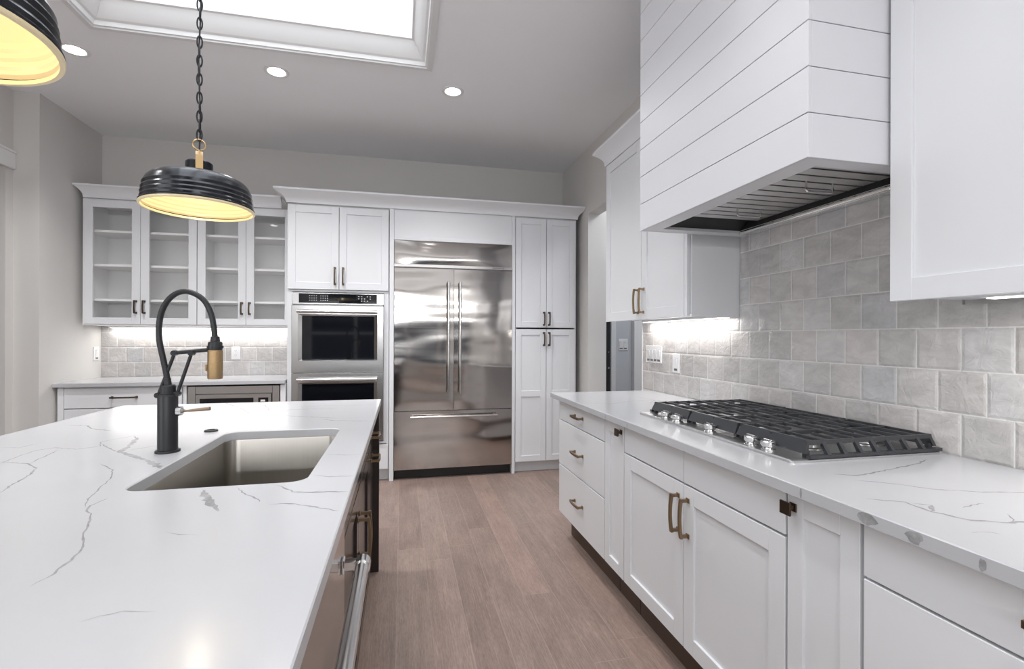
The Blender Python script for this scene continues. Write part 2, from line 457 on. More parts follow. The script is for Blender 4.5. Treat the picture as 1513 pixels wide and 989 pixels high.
# great-room walls behind the camera
b = MB()
b.box(-5.1, -2.3, -4.3, -4.2, 0, CEIL); b.box(2.3, 3.3, -4.3, -4.2, 0, CEIL)
b.box(-2.3, 2.3, -4.3, -4.2, 1.93, CEIL); b.box(-2.3, 2.3, -4.3, -4.2, 0, .48)
struct('wall_front', b, 'wall_paint', flat=True)
b = MB()
for x in (-2.3, -1.2, -.1, 1.1, 2.22): b.box(x, x + .08, -4.28, -4.19, .48, 1.93)
for z in (.48, 1.33, 1.86): b.box(-2.3, 2.3, -4.28, -4.19, z, z + .07)
w2 = struct('window_2', b, 'trim_paint', flat=True)  # unseen window; rails and dark panes shaped for bands in the fridge doors
b = MB(); b.box(-2.3, 2.3, -4.262, -4.250, .5, 1.9); b.build('pane', 'dusk_glass', w2)
b = MB(); b.box(-5.2, -5.1, -4.3, 4.4, 0, CEIL); struct('wall_far_left', b, 'wall_paint', flat=True)
# hall seen through the doorway
b = MB(); b.box(XR + .19, HX + .2, 4.62, 4.72, 0, CEIL); b.box(HX, HX + .1, 2.2, 4.62, 0, CEIL); b.box(XR + .12, HX, 2.1, 2.2, 0, CEIL)
struct('wall_hall', b, 'hall_paint', flat=True)
b = MB(); b.box(1.893, 1.932, 4.255, 4.60, 0.004, 2.42, .002); d1 = struct('door_1', b, 'black_plastic')
b = MB(); b.cyl((1.912, 4.254, .99), (1.912, 4.246, .99), .009); b.cyl((1.912, 4.254, 1.14), (1.912, 4.248, 1.14), .005); b.build('latch', 'chrome', d1)
b = MB(); b.box(2.094, 2.146, 4.59, 4.619, 0, 2.5, .003); b.box(2.336, 2.48, 4.56, 4.619, 0, 2.5, .003); struct('trim_3', b, 'trim_paint')
b = MB(); b.box(XR + .12, XR + .132, 4.0, 4.2, 0, .12)
b = MB(); b.box(1.648, XR, 4.90, YB - .001, 0.0, 0.12, .003); struct('baseboard_right', b, 'trim_paint')

# ------------------------------------------------------------------ cabinet kit (local: x along the front, front face at y = 0, depth +y)
G = 0.0015
def carcass(mb, w, d, z0, z1, t=.018, top=True, back=True, front_rail=True):
    mb.box(0.0005, t, 0, d, z0, z1); mb.box(w - t, w - .0005, 0, d, z0, z1)
    mb.box(t, w - t, 0.0, d, z0, z0 + t)
    if top: mb.box(t, w - t, 0, d, z1 - t, z1)
    if back: mb.box(t, w - t, d - .012, d, z0 + t, z1 - (t if top else 0))
def shaker(mb, x0, x1, z0, z1, st=.057, t=.02, rec=.009, mid=None, y=0.0):
    """five-piece door: frame proud of a recessed panel"""
    yb, yf = y - .0012, y - t
    bv = .0012
    mb.box(x0, x0 + st, yf, yb, z0, z1, bv); mb.box(x1 - st, x1, yf, yb, z0, z1, bv)
    mb.box(x0 + st, x1 - st, yf, yb, z1 - st, z1, bv); mb.box(x0 + st, x1 - st, yf, yb, z0, z0 + st, bv)
    if mid: mb.box(x0 + st, x1 - st, yf, yb, mid - st / 2, mid + st / 2, bv)
    mb.box(x0 + st - .004, x1 - st + .004, yf + rec, yb, z0 + st - .004, z1 - st + .004)
def slab(mb, x0, x1, z0, z1, t=.02, y=0.0):
    mb.box(x0, x1, y - t, y - .0012, z0, z1, .0014)
def pull(parent, x, z, L, vertical, y=-.02, mat='bronze', w=.011, proj=.032, name='handle'):
    """arched bar pull on two square posts with flat feet"""
    mb = MB(); n = 10; rings = []
    for i in range(n + 1):
        s_ = -1 + 2 * i / n
        a = s_ * L / 2; o = proj + .006 * (1 - s_ * s_) - .004
        hw, ht = w / 2 * (1.15 - .15 * (1 - abs(s_))), .0045
        rings.append([(a, -o - ht, -hw), (a, -o + ht, -hw), (a, -o + ht, hw), (a, -o - ht, hw)])
    mb.loft(rings)
    for sgn in (-1, 1):
        a = sgn * (L / 2 - .007)
        mb.box(a - .005, a + .005, -proj + .003, -.003, -.0055, .0055)
        mb.box(a - .0085, a + .0085, -.0045, 0, -.009, .009, .001)
    o = mb.build(name, mat, parent, sharp=30)
    o.location = (x, y - .0005, z)
    if vertical: o.rotation_euler = (0, radians(90), 0)
    return o
def square_knob(parent, x, z, y=-.02, mat='dark_bronze'):
    mb = MB()
    mb.box(-.011, .011, -.0035, 0, -.011, .011, .001)
    mb.box(-.0055, .0055, -.02, -.003, -.0055, .0055)
    mb.loft([[(-.012, -.018, -.012), (.012, -.018, -.012), (.012, -.018, .012), (-.012, -.018, .012)],
             [(-.0165, -.023, -.0165), (.0165, -.023, -.0165), (.0165, -.023, .0165), (-.0165, -.023, .0165)],
             [(-.0165, -.028, -.0165), (.0165, -.028, -.0165), (.0165, -.028, .0165), (-.0165, -.028, .0165)]])
    o = mb.build('knob', mat, parent, sharp=30); o.location = (x, y - .0005, z); return o
def part(name, mb, mat, parent, **kw): return mb.build(name, mat, parent, **kw)
def door(root, x0, x1, z0, z1, name='door', mat='cabinet_paint', **kw):
    mb = MB(); shaker(mb, x0 + G, x1 - G, z0 + G, z1 - G, **kw); return mb.build(name, mat, root)
def front(root, x0, x1, z0, z1, name='drawer', mat='cabinet_paint', y=0.0):
    mb = MB(); slab(mb, x0 + G, x1 - G, z0 + G, z1 - G, y=y); return mb.build(name, mat, root)
def body(root, w, d, z0, z1, mat='cabinet_paint', top=True, frame=True):
    mb = MB(); carcass(mb, w, d, z0, z1, top=top); return mb.build('body', mat, root, flat=True)
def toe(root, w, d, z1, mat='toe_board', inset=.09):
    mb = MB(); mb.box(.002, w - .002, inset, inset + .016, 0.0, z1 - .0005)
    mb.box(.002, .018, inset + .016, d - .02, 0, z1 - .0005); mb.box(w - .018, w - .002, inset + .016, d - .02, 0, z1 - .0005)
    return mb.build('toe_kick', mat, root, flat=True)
CT = .914; CB = .884                         # worktop top and underside

# ------------------------------------------------------------------ right run: base cabinets
RX = 1.010; RZ = radians(-90); RB = .165; RD = XR - RX - .002
def right_base(y, w, label, kind):
    r = thing('base_cabinet', label, 'cabinet', (RX, y, 0), RZ, 'white base cabinets on the right wall')
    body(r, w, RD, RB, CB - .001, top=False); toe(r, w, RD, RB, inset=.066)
    return r
r = right_base(2.962, .718, 'white three-drawer base cabinet at the far end under the marble-look worktop', 'drawers'); w = .718
for z0, z1, hz in ((.757, .874, .822), (.473, .754, .612), (RB, .470, .326)):
    d = front(r, .004, w - .002, z0, z1); pull(d, .36, hz, .135, False)
r = right_base(2.243, .212, 'narrow white pull-out cabinet with a square knob, far side of the double-door base', 'pullout')
d = door(r, .002, .210, RB, .874, st=.05); square_knob(d, .186, .842)
r = right_base(2.030, .952, 'white base cabinet with two shaker doors below the gas cooktop', 'doors'); w = .952
for x0, x1 in ((.002, .4755), (.4765, w - .002)): front(r, x0, x1, .757, .874, 'drawer_front')
d = door(r, .002, .4755, RB, .753, st=.06); pull(d, .4755 - .030, .640, .140, True)
d = door(r, .4765, w - .002, RB, .753, st=.06); pull(d, .4765 + .030, .640, .140, True)
r = right_base(1.077, .212, 'narrow white pull-out cabinet with a square knob, nearer side of the double-door base', 'pullout')
d = door(r, .002, .210, RB, .874, st=.05); square_knob(d, .024, .842)
r = right_base(.864, .80, 'wide white slab-drawer base cabinet nearest the camera on the right', 'drawers'); w = .80
for z0, z1, hz in ((.757, .874, .828), (.46, .754, .66), (RB, .457, .36)):
    d = front(r, .003, w - .002, z0, z1); pull(d, .40, hz, .20, False)

# ------------------------------------------------------------------ worktops
ISLAND_VEINS = [
    (0.004, [(-1.115, 1.664), (-1.132, 1.754), (-1.135, 1.831), (-1.105, 1.866), (-1.022, 1.827), (-0.974, 1.86), (-1.01, 1.936), (-0.983, 1.979), (-0.955, 2.025), (-0.913, 1.964)]),
    (0.005, [(-1.133, 1.691), (-1.034, 1.646), (-0.981, 1.587), (-0.945, 1.494), (-0.93, 1.423), (-0.911, 1.359)]),
    (0.004, [(-1.034, 1.646), (-1.054, 1.737), (-1.072, 1.838)]),
    (0.017, [(-0.926, 1.993), (-0.88, 1.84), (-0.867, 1.753), (-0.819, 1.712), (-0.744, 1.634), (-0.683, 1.564), (-0.647, 1.515)]),
    (0.005, [(-0.867, 1.753), (-0.933, 1.829), (-0.99, 1.899)]),
    (0.004, [(-0.645, 1.265), (-0.652, 1.214), (-0.641, 1.18), (-0.622, 1.158), (-0.598, 1.105), (-0.565, 1.027), (-0.533, 0.97), (-0.524, 0.924), (-0.521, 0.878), (-0.527, 0.84)]),
    (0.003, [(-0.84, 1.604), (-0.768, 1.526), (-0.728, 1.434), (-0.684, 1.264), (-0.655, 1.2)]),
    (0.016, [(-0.462, 1.283), (-0.435, 1.225), (-0.398, 1.162), (-0.372, 1.117)]),
    (0.006, [(-0.301, 1.285), (-0.248, 1.221), (-0.193, 1.202), (-0.145, 1.205)]),
    (0.004, [(-0.389, 1.285), (-0.349, 1.221), (-0.313, 1.183), (-0.305, 1.161)]),
    (0.005, [(-0.282, 1.141), (-0.236, 1.136), (-0.189, 1.107), (-0.129, 1.067)]),
    (0.002, [(-0.431, 1.022), (-0.398, 0.999), (-0.357, 0.991)]),
    (0.002, [(-0.4, 0.723), (-0.384, 0.733), (-0.36, 0.739), (-0.318, 0.729)]),
    (0.006, [(-1.332, 2.326), (-1.243, 2.294), (-1.192, 2.219), (-1.087, 2.149)]),
    (0.006, [(-0.94, 2.92), (-0.798, 2.698), (-0.703, 2.505), (-0.567, 2.415), (-0.401, 2.339), (-0.275, 2.272)]),
    (0.006, [(-0.685, 2.483), (-0.527, 2.591), (-0.315, 2.598)]),
    (0.006, [(-0.718, 2.812), (-0.628, 2.563)]),
    (0.004, [(-0.855, 1.771), (-0.805, 1.823), (-0.745, 1.847)]),
    (0.004, [(-1.276, 1.903), (-1.216, 1.89), (-1.203, 1.954)]),
    (0.005, [(-0.228, 1.357), (-0.183, 1.33), (-0.122, 1.326)]),
    (0.004, [(-0.227, 1.592), (-0.171, 1.562), (-0.123, 1.57)]),
    (0.006, [(-0.353, 2.272), (-0.294, 2.217), (-0.121, 2.169)]),
    (0.007, [(-0.226, 1.207), (-0.191, 1.21), (-0.121, 1.192)]),
    (0.004, [(-0.507, 2.664), (-0.408, 2.71), (-0.121, 2.677)]),
]
RIGHT_VEINS = [
    (0.005, [(1.139, 1.014), (1.196, 0.976), (1.255, 0.914), (1.334, 0.874), (1.441, 0.844), (1.60, .80)]),
    (0.007, [(1.03, 0.888), (1.095, 0.853), (1.092, 0.79), (1.117, 0.742), (1.169, 0.715), (1.211, 0.709), (1.33, .66), (1.5, .65)]),
    (0.010, [(1.105, 0.842), (1.129, 0.823), (1.11, 0.803), (1.092, 0.798)]),
    (0.005, [(1.182, 0.797), (1.222, 0.806), (1.259, 0.808)]),
    (0.004, [(1.047, 0.691), (1.085, 0.687), (1.093, 0.674)]),
    (0.004, [(1.233, 0.75), (1.205, 0.723), (1.174, 0.707)]),
    (0.006, [(1.133, 1.069), (1.183, 1.044), (1.285, 1.065), (1.462, 1.105), (1.55, 1.138)]),
    (0.003, [(1.407, 2.744), (1.447, 2.565), (1.332, 2.424)]),
    (0.004, [(1.02, 2.50), (1.12, 2.46), (1.30, 2.55), (1.5, 2.52)]),
]
rng = random.Random(4)
def ribbons(mb, veins, z):
    mb.mi = 1
    for w, pts in veins:
        P = [Vector((p[0], p[1])) for p in pts]
        # resample with a little wander
        Q = []
        for a, b_ in zip(P[:-1], P[1:]):
            n = max(2, int((b_ - a).length / .012))
            for i in range(n):
                q = a.lerp(b_, i / n); Q.append(q)
        Q.append(P[-1])
        for i in range(1, len(Q) - 1):
            d = (Q[i + 1] - Q[i - 1]).normalized(); Q[i] = Q[i] + Vector((-d.y, d.x)) * rng.uniform(-1, 1) * min(.004, .0012 + w * .25)
        L = []; R = []
        for i, q in enumerate(Q):
            d = (Q[min(i + 1, len(Q) - 1)] - Q[max(i - 1, 0)]).normalized(); nn = Vector((-d.y, d.x))
            e = min(1, i / 3, (len(Q) - 1 - i) / 3)
            hw = w * .52 * (.15 + .85 * e) * rng.uniform(.5, 1.25)
            L.append(mb.bm.verts.new((*(q + nn * hw), z))); R.append(mb.bm.verts.new((*(q - nn * hw), z)))
        fs = [mb.bm.faces.new((R[i], R[i + 1], L[i + 1], L[i])) for i in range(len(Q) - 1)]
        mb._tag(fs)
    mb.mi = 0
def rrect(x0, x1, y0, y1, r, k=6):
    pts = []
    for cx, cy, a0 in ((x1 - r, y1 - r, 0), (x0 + r, y1 - r, 90), (x0 + r, y0 + r, 180), (x1 - r, y0 + r, 270)):
        for i in range(k + 1):
            a = radians(a0 + 90 * i / k); pts.append((cx + r * cos(a), cy + r * sin(a)))
    return pts
def slab_top(mb, x0, x1, y0, y1, z0, z1, hole=None, hr=.05):
    c = .0025
    if not hole:
        mb.loft([[(x0, y0, z0), (x1, y0, z0), (x1, y1, z0), (x0, y1, z0)], [(x0, y0, z1 - c), (x1, y0, z1 - c), (x1, y1, z1 - c), (x0, y1, z1 - c)],
                 [(x0 + c, y0 + c, z1), (x1 - c, y0 + c, z1), (x1 - c, y1 - c, z1), (x0 + c, y1 - c, z1)]])
        return
    k = 6; inn = rrect(*hole, hr, k)
    cor = [(x1, y1), (x0, y1), (x0, y0), (x1, y0)]
    def outer(ins, z): return [mb.bm.verts.new((cx + (-ins if cx == x1 else ins), cy + (-ins if cy == y1 else ins), z)) for cx, cy in cor]
    o_b, o_m, o_t = outer(0, z0), outer(0, z1 - c), outer(c, z1)
    i_b = [mb.bm.verts.new((*p, z0)) for p in inn]
    cxm, cym = (hole[0] + hole[1]) / 2, (hole[2] + hole[3]) / 2
    i_m = [mb.bm.verts.new((*p, z1 - c)) for p in inn]
    i_t = [mb.bm.verts.new((p[0] + (c if p[0] > cxm else -c), p[1] + (c if p[1] > cym else -c), z1)) for p in inn]
    fs = []
    n = len(inn)
    for O, I in ((o_t, i_t), (o_b, i_b)):
        for q in range(4):
            for i in range(k):
                a = q * (k + 1) + i; fs.append(mb.bm.faces.new((O[q], I[a], I[a + 1])))
            a = q * (k + 1) + k; fs.append(mb.bm.faces.new((O[q], I[a], I[(a + 1) % n], O[(q + 1) % 4])))
    for A, B in ((i_t, i_m), (i_m, i_b)):
        for i in range(n): fs.append(mb.bm.faces.new((A[i], A[(i + 1) % n], B[(i + 1) % n], B[i])))
    for A, B in ((o_t, o_m), (o_m, o_b)):
        for i in range(4): fs.append(mb.bm.faces.new((A[i], A[(i + 1) % 4], B[(i + 1) % 4], B[i])))
    mb._tag(fs)

CX0 = .957; RY1 = 3.045
b = MB(); slab_top(b, CX0, XR - .014, -.05, RY1, CB, CT); ribbons(b, RIGHT_VEINS, CT + .0002)
b.mi = 1
def edge_blob(y0, y1, z0, z1):
    n = 12; pts = []
    for i in range(n):
        a = 2 * pi * i / n; k = rng.uniform(.7, 1.1)
        pts.append((CX0 - .0002, (y0 + y1) / 2 + (y1 - y0) / 2 * cos(a) * k, max(CB + .001, min(CT - .003, (z0 + z1) / 2 + (z1 - z0) / 2 * sin(a) * k))))
    b.poly(pts)
for q in ((.800, .845, .884, .912), (.710, .747, .886, .912), (.992, .999, .884, .914), (.61, .622, .885, .91), (2.16, 2.168, .886, .91), (1.93, 1.937, .886, .908)): edge_blob(*q)
tag(b.build('countertop', ['quartz', 'quartz_vein']), 'white quartz worktop with grey veins carrying the gas cooktop', 'countertop')
IX0, IX1, IY0, IY1 = -1.43, -.117, .35, 2.925
SK = (-.645, -.238, 1.305, 2.035)
b = MB(); slab_top(b, IX0, IX1, IY0, IY1, CB, CT, hole=SK, hr=.045); ribbons(b, ISLAND_VEINS, CT + .0002)
tag(b.build('countertop', ['quartz', 'quartz_vein']), 'white quartz island worktop with the sink cut into it', 'countertop')
b = MB(); slab_top(b, XL + .002, -.956, 4.355, YB - .014, CB, CT)
tag(b.build('countertop', 'quartz'), 'white quartz worktop along the back wall below the glass cabinets', 'countertop')

# ------------------------------------------------------------------ splashbacks
b = MB(); b.box(XR - .012, XR - .0005, -.05, DY0, CT - .03, 1.384); b.box(XR - .012, XR - .0005, 1.142, 2.148, 1.384, 1.80)
ts = tag(b.build('tile_backsplash', 'tile_right', flat=True), 'glossy grey square tile splashback on the right wall behind the cooktop', 'backsplash')
b = MB(); b.box(XR - .0145, XR - .0005, DY0 + .0005, DY0 + .010, CT - .03, 1.384); b.build('edge_strip', 'plate_white', ts)
b = MB(); b.box(XL + .001, -.952, YB - .012, YB - .0005, CT - .03, 1.37)
tag(b.build('tile_backsplash', 'tile_back', flat=True), 'glossy grey square tile splashback on the back wall below the glass cabinets', 'backsplash')

# ------------------------------------------------------------------ crown profile
def crown_prof(z0, z1, out):
    h = z1 - z0
    P = [(0, z0), (.006, z0), (.008, z0 + h * .14)]
    for i in range(1, 7):
        t = i / 6; P.append((.008 + (out - .012) * (t ** 1.6), z0 + h * (.14 + .70 * t ** .85)))
    P += [(out, z0 + h * .86), (out, z1), (0, z1)]
    return P

# ------------------------------------------------------------------ right run: wall cabinets
UX = 1.410; UZ = 1.386; UT = 2.478; UD = XR - UX - .002
r = thing('wall_cabinet', 'white two-door wall cabinet with crown between the doorway and the range hood', 'cabinet', (UX, 3.140, 0), RZ, 'white wall cabinets on the right wall')
w = .985
body(r, w, UD, UZ + .012, UT)
b = MB(); b.box(w - .0005, w + .003, .004, UD, UZ, UT, .001); b.build('side_panel', 'cabinet_paint', r)
d = door(r, .002, .509, UZ, UT - .004, st=.06); pull(d, .509 - .033, 1.497, .15, True)
d = door(r, .511, w - .028, UZ, UT - .004, st=.06); pull(d, .511 + .033, 1.497, .15, True)
b = MB(); slab(b, w - .026, w - .001, UZ, UT - .004); b.build('filler', 'cabinet_paint', r)
b = MB(); b.sweep([(-.002, UD), (-.002, -.021), (w - .002, -.021)], crown_prof(UT - .003, 2.585, .072), side=1); b.build('crown', 'cabinet_paint', r, sharp=25)
r = thing('wall_cabinet', 'large white shaker wall cabinet at the right edge of the view, beside the hood', 'cabinet', (UX, 1.131, 0), RZ, 'white wall cabinets on the right wall')
w = .95
body(r, w, UD, UZ + .012, 2.85)
door(r, .002, .64, UZ, 2.84, st=.062); door(r, .642, w - .002, UZ, 2.84, st=.062)
b = MB(); b.sweep([(-.0, -.021), (w, -.021)], crown_prof(2.845, 2.96, .072), side=1); b.build('crown', 'cabinet_paint', r, sharp=25)

# ------------------------------------------------------------------ range hood
HX0, HY0, HY1, HZ = 1.112, 1.136, 2.118, 1.79
r = thing('range_hood', 'large white shiplap range hood box above the cooktop', 'range hood', (XR, (HY0 + HY1) / 2, HZ))
ox, oy = -XR, -(HY0 + HY1) / 2
def L(x): return x - XR
def Ly(y): return y - (HY0 + HY1) / 2
b = MB(); g = .0022; pitch = .1305
b.box(L(HX0 + .012), L(HX0 + .03), Ly(HY0 + .012), Ly(HY1 - .012), .02, CEIL - HZ - .001)
b.box(L(HX0 + .03), L(XR - .013), Ly(HY0 + .012), Ly(HY0 + .03), .02, CEIL - HZ - .001)
b.box(L(HX0 + .03), L(XR - .013), Ly(HY1 - .03), Ly(HY1 - .012), .02, CEIL - HZ - .001)
z = 0.0
while z < CEIL - HZ - .02:
    z1 = min(z + pitch - (0 if z else .003) - g, CEIL - HZ - .002); e = .0012
    b.box(L(HX0), L(HX0 + .012), Ly(HY0), Ly(HY1), z, z1, e)
    b.box(L(HX0 + .012), L(XR - .0135), Ly(HY0), Ly(HY0 + .012), z, z1, e)
    b.box(L(HX0 + .012), L(XR - .0135), Ly(HY1 - .012), Ly(HY1), z, z1, e)
    z = z1 + g
part('shiplap_body', b, 'hood_paint', r)
b = MB()
FX, SY = 1.197, .062
b.box(L(HX0 + .0125), L(FX), Ly(HY0 + .013), Ly(HY1 - .013), .001, .018); b.box(L(FX), L(XR - .014), Ly(HY0 + .013), Ly(HY0 + SY), .001, .018)
b.box(L(FX), L(XR - .014), Ly(HY1 - SY), Ly(HY1 - .013), .001, .018); b.box(L(1.615), L(XR - .014), Ly(HY0 + SY), Ly(HY1 - SY), .001, .018)
part('bottom_trim', b, 'cabinet_paint', r, flat=True)
b = MB(); iy0, iy1 = HY0 + SY, HY1 - SY     # steel liner: shallow tray, sloping ends
b.poly([(L(FX), Ly(iy0), .014), (L(1.615), Ly(iy0), .014), (L(1.613), Ly(iy0 + .09), .075), (L(FX + .01), Ly(iy0 + .09), .075)])
b.poly([(L(FX), Ly(iy1), .014), (L(1.615), Ly(iy1), .014), (L(1.613), Ly(iy1 - .13), .075), (L(FX + .01), Ly(iy1 - .13), .075)])
b.poly([(L(FX), Ly(iy0), .014), (L(FX), Ly(iy1), .014), (L(FX + .01), Ly(iy1 - .13), .075), (L(FX + .01), Ly(iy0 + .09), .075)])
b.poly([(L(1.615), Ly(iy0), .014), (L(1.615), Ly(iy1), .014), (L(1.613), Ly(iy1 - .13), .075), (L(1.613), Ly(iy0 + .09), .075)])
b.poly([(L(FX + .01), Ly(iy0 + .09), .075), (L(1.613), Ly(iy0 + .09), .075), (L(1.613), Ly(iy1 - .13), .075), (L(FX + .01), Ly(iy1 - .13), .075)])
part('liner', b, 'liner_shade', r, flat=True)
b = MB(); b.cyl((L(1.618), Ly(iy0), .004), (L(1.618), Ly(iy1), .004), .009, n=14); b.box(L(1.628), L(1.66), Ly(iy0), Ly(iy1), -.004, .001, .001)
part('rear_rail', b, 'steel_bright', r)
n = 12; y0, y1 = iy0 + .03, iy1 - .13; st = (y1 - y0) / n
for i in range(n):
    yc = y0 + st * (i + .5); hw = st * .40
    b = MB()
    rings = []
    for x, zz in ((FX + .004, .040), (FX + .016, .032), (1.600, .032), (1.612, .040)):
        rings.append([(L(x), Ly(yc - hw), zz + .004), (L(x), Ly(yc - hw), zz), (L(x), Ly(yc + hw), zz), (L(x), Ly(yc + hw), zz + .004)])
    b.loft(rings)
    part('baffle', b, 'baffle_steel', r, sharp=50)
for yc in (y0 + st * 2.9, y0 + st * 8.9):
    b = MB(); xa, xb = 1.36, 1.47
    b.tube([(L(xa), Ly(yc), .036), (L(xa), Ly(yc), .004), (L(xa + .006), Ly(yc), -.002), (L(xb - .006), Ly(yc), -.002), (L(xb), Ly(yc), .004), (L(xb), Ly(yc), .036)], .0042, 10)
    part('handle', b, 'chrome', r)

# ------------------------------------------------------------------ gas cooktop
KX0, KX1, KY0, KY1 = 1.107, 1.672, 1.185, 2.112
kc = ((KX0 + KX1) / 2, (KY0 + KY1) / 2)
r = thing('cooktop', 'black and steel five-burner gas cooktop set in the right worktop', 'cooktop', (kc[0], kc[1], CT))
kx = lambda x: x - kc[0]
ky = lambda y: y - kc[1]
b = MB(); p = rrect(kx(KX0), kx(KX1), ky(KY0), ky(KY1), .012, 4); q = rrect(kx(KX0 + .004), kx(KX1 - .004), ky(KY0 + .004), ky(KY1 - .004), .010, 4); q2 = rrect(kx(KX0 + .012), kx(KX1 - .012), ky(KY0 + .012), ky(KY1 - .012), .008, 4)
b.loft([[(x, y, .0003) for x, y in p], [(x, y, .006) for x, y in p], [(x, y, .009) for x, y in q], [(x, y, .0085) for x, y in q2]])
part('top_plate', b, 'steel_cooktop', r, sharp=25)
gy = [KY0 + .012, KY0 + .317, KY0 + .612, KY1 - .012]
GX0, GX1 = 1.178, 1.655
for gi in range(3):
    b = MB(); a0, a1 = gy[gi] + .003, gy[gi + 1] - .003; zt_, zb = .060, .010
    bw = .0042
    def bar(xa, ya, xb, yb, z0=.052, z1=zt_, hw=bw):
        d = Vector((xb - xa, yb - ya)).normalized(); nx, ny = -d.y * hw, d.x * hw
        rings = []
        for (x, y) in ((xa, ya), (xb, yb)):
            rings.append([(kx(x + nx), ky(y + ny), z0), (kx(x - nx), ky(y - ny), z0), (kx(x - nx * .7), ky(y - ny * .7), z1), (kx(x + nx * .7), ky(y + ny * .7), z1)])
        b.loft(rings)
    # front and rear side walls: tall sloping strips
    for xs, sg in ((GX0, -1), (GX1, 1)):
        b.loft([[(kx(xs + sg * .014), ky(a0), .022), (kx(xs), ky(a0), .022), (kx(xs - sg * .012), ky(a0 + .006), zt_), (kx(xs - sg * .004), ky(a0 + .006), zt_)],
                [(kx(xs + sg * .014), ky(a1), .022), (kx(xs), ky(a1), .022), (kx(xs - sg * .012), ky(a1 - .006), zt_), (kx(xs - sg * .004), ky(a1 - .006), zt_)]])
    # bars running along the cooktop
    nb = 8
    for i in range(1, nb):
        x = GX0 + (GX1 - GX0) * i / nb
        if i in (2, 6): bar(x, a0 + .008, x, a0 + .105); bar(x, a1 - .105, x, a1 - .008)
        else: bar(x, a0 + .008, x, a1 - .008)
        for ye, sg in ((a0, -1), (a1, 1)):
            if (gi == 0 and sg < 0) or (gi == 2 and sg > 0):   # sloping end fingers
                b.loft([[(kx(x - .006), ky(ye - sg * .010), zt_), (kx(x + .006), ky(ye - sg * .010), zt_), (kx(x + .006), ky(ye - sg * .012), .047), (kx(x - .006), ky(ye - sg * .012), .047)],
                        [(kx(x - .006), ky(ye + sg * .020), .018), (kx(x + .006), ky(ye + sg * .020), .018), (kx(x + .006), ky(ye + sg * .008), .012), (kx(x - .006), ky(ye + sg * .008), .012)]])
    for ye in (a0 + .008, a1 - .008): bar(GX0, ye, GX1, ye, .046, zt_ - .001)
    ym = (a0 + a1) / 2
    bar(GX0, ym, GX1, ym, .046, zt_ - .001)
    if gi in (0, 2):
        ye, sg = (a0, -1) if gi == 0 else (a1, 1)
        b.box(kx(GX0 - .01), kx(GX1 + .01), ky(ye + sg * .004), ky(ye + sg * .020), .010, .020)
    for x in (GX0 + .004, GX1 - .004):
        for ye in (a0 + .012, a1 - .012): b.box(kx(x - .007), kx(x + .007), ky(ye - .007), ky(ye + .007), .0087, .03)
    part('grate', b, 'black_iron', r, sharp=30)
for bx, by, br in ((1.30, 1.335, .042), (1.54, 1.335, .036), (1.42, 1.648, .058), (1.30, 1.965, .038), (1.54, 1.965, .045)):
    b = MB(); b.lathe([(br + .022, .0088), (br + .02, .012), (br + .004, .0135), (br, .022), (br - .006, .026)], (kx(bx), ky(by), 0), 32)
    o = part('burner', b, 'steel_dark', r)
    b = MB(); b.lathe([(br - .004, .0262), (br - .002, .029), (br - .004, .034), (.004, .036)], (kx(bx), ky(by), 0), 32); part('burner_cap', b, 'black_iron', o)
for y in (1.926, 1.838, 1.617, 1.395, 1.318):
    b = MB(); cx_, cy_ = kx(1.142), ky(y)
    b.lathe([(.022, .0088), (.022, .012), (.0175, .013), (.0165, .017), (.0165, .019)], (cx_, cy_, 0), 28)
    b.lathe([(.0165, .0192), (.0215, .021), (.0225, .026), (.0225, .035), (.020, .038), (.006, .0385)], (cx_, cy_, 0), 28)
    b.box(cx_ - .003, cx_ + .003, cy_ - .019, cy_ + .019, .0386, .0425, .001)
    part('knob', b, 'chrome', r, sharp=30)

# ------------------------------------------------------------------ back wall, tall units
TYF = 4.420; TB = .105; TT = 2.415; TD = YB - TYF - .002
OX0, OX1 = -.951, -.112
r = thing('tall_cabinet', 'tall white cabinet housing the double oven, two doors above', 'cabinet', (OX0, TYF, 0))
w = OX1 - OX0
b = MB(); carcass(b, w, TD, TB, TT); b.box(.018, w - .018, 0, TD - .015, 1.665, 1.683); b.box(.018, w - .018, 0, TD - .015, .335, .353)
b.box(.018, .041, -.0, .05, .353, 1.665); b.box(w - .044, w - .018, 0, .05, .353, 1.665)
part('body', b, 'cabinet_paint', r, flat=True)
toe(r, w, TD, TB, 'cabinet_paint', .06)
d = door(r, .006, w / 2 - .0005, 1.684, TT - .012, st=.06); pull(d, w / 2 - .034, 1.802, .15, True, mat='dark_bronze')
d = door(r, w / 2 + .0005, w - .004, 1.684, TT - .012, st=.06); pull(d, w / 2 + .034, 1.802, .15, True, mat='dark_bronze')
d = front(r, .006, w - .004, TB + .005, .33); pull(d, w / 2, .24, .16, False, mat='dark_bronze')

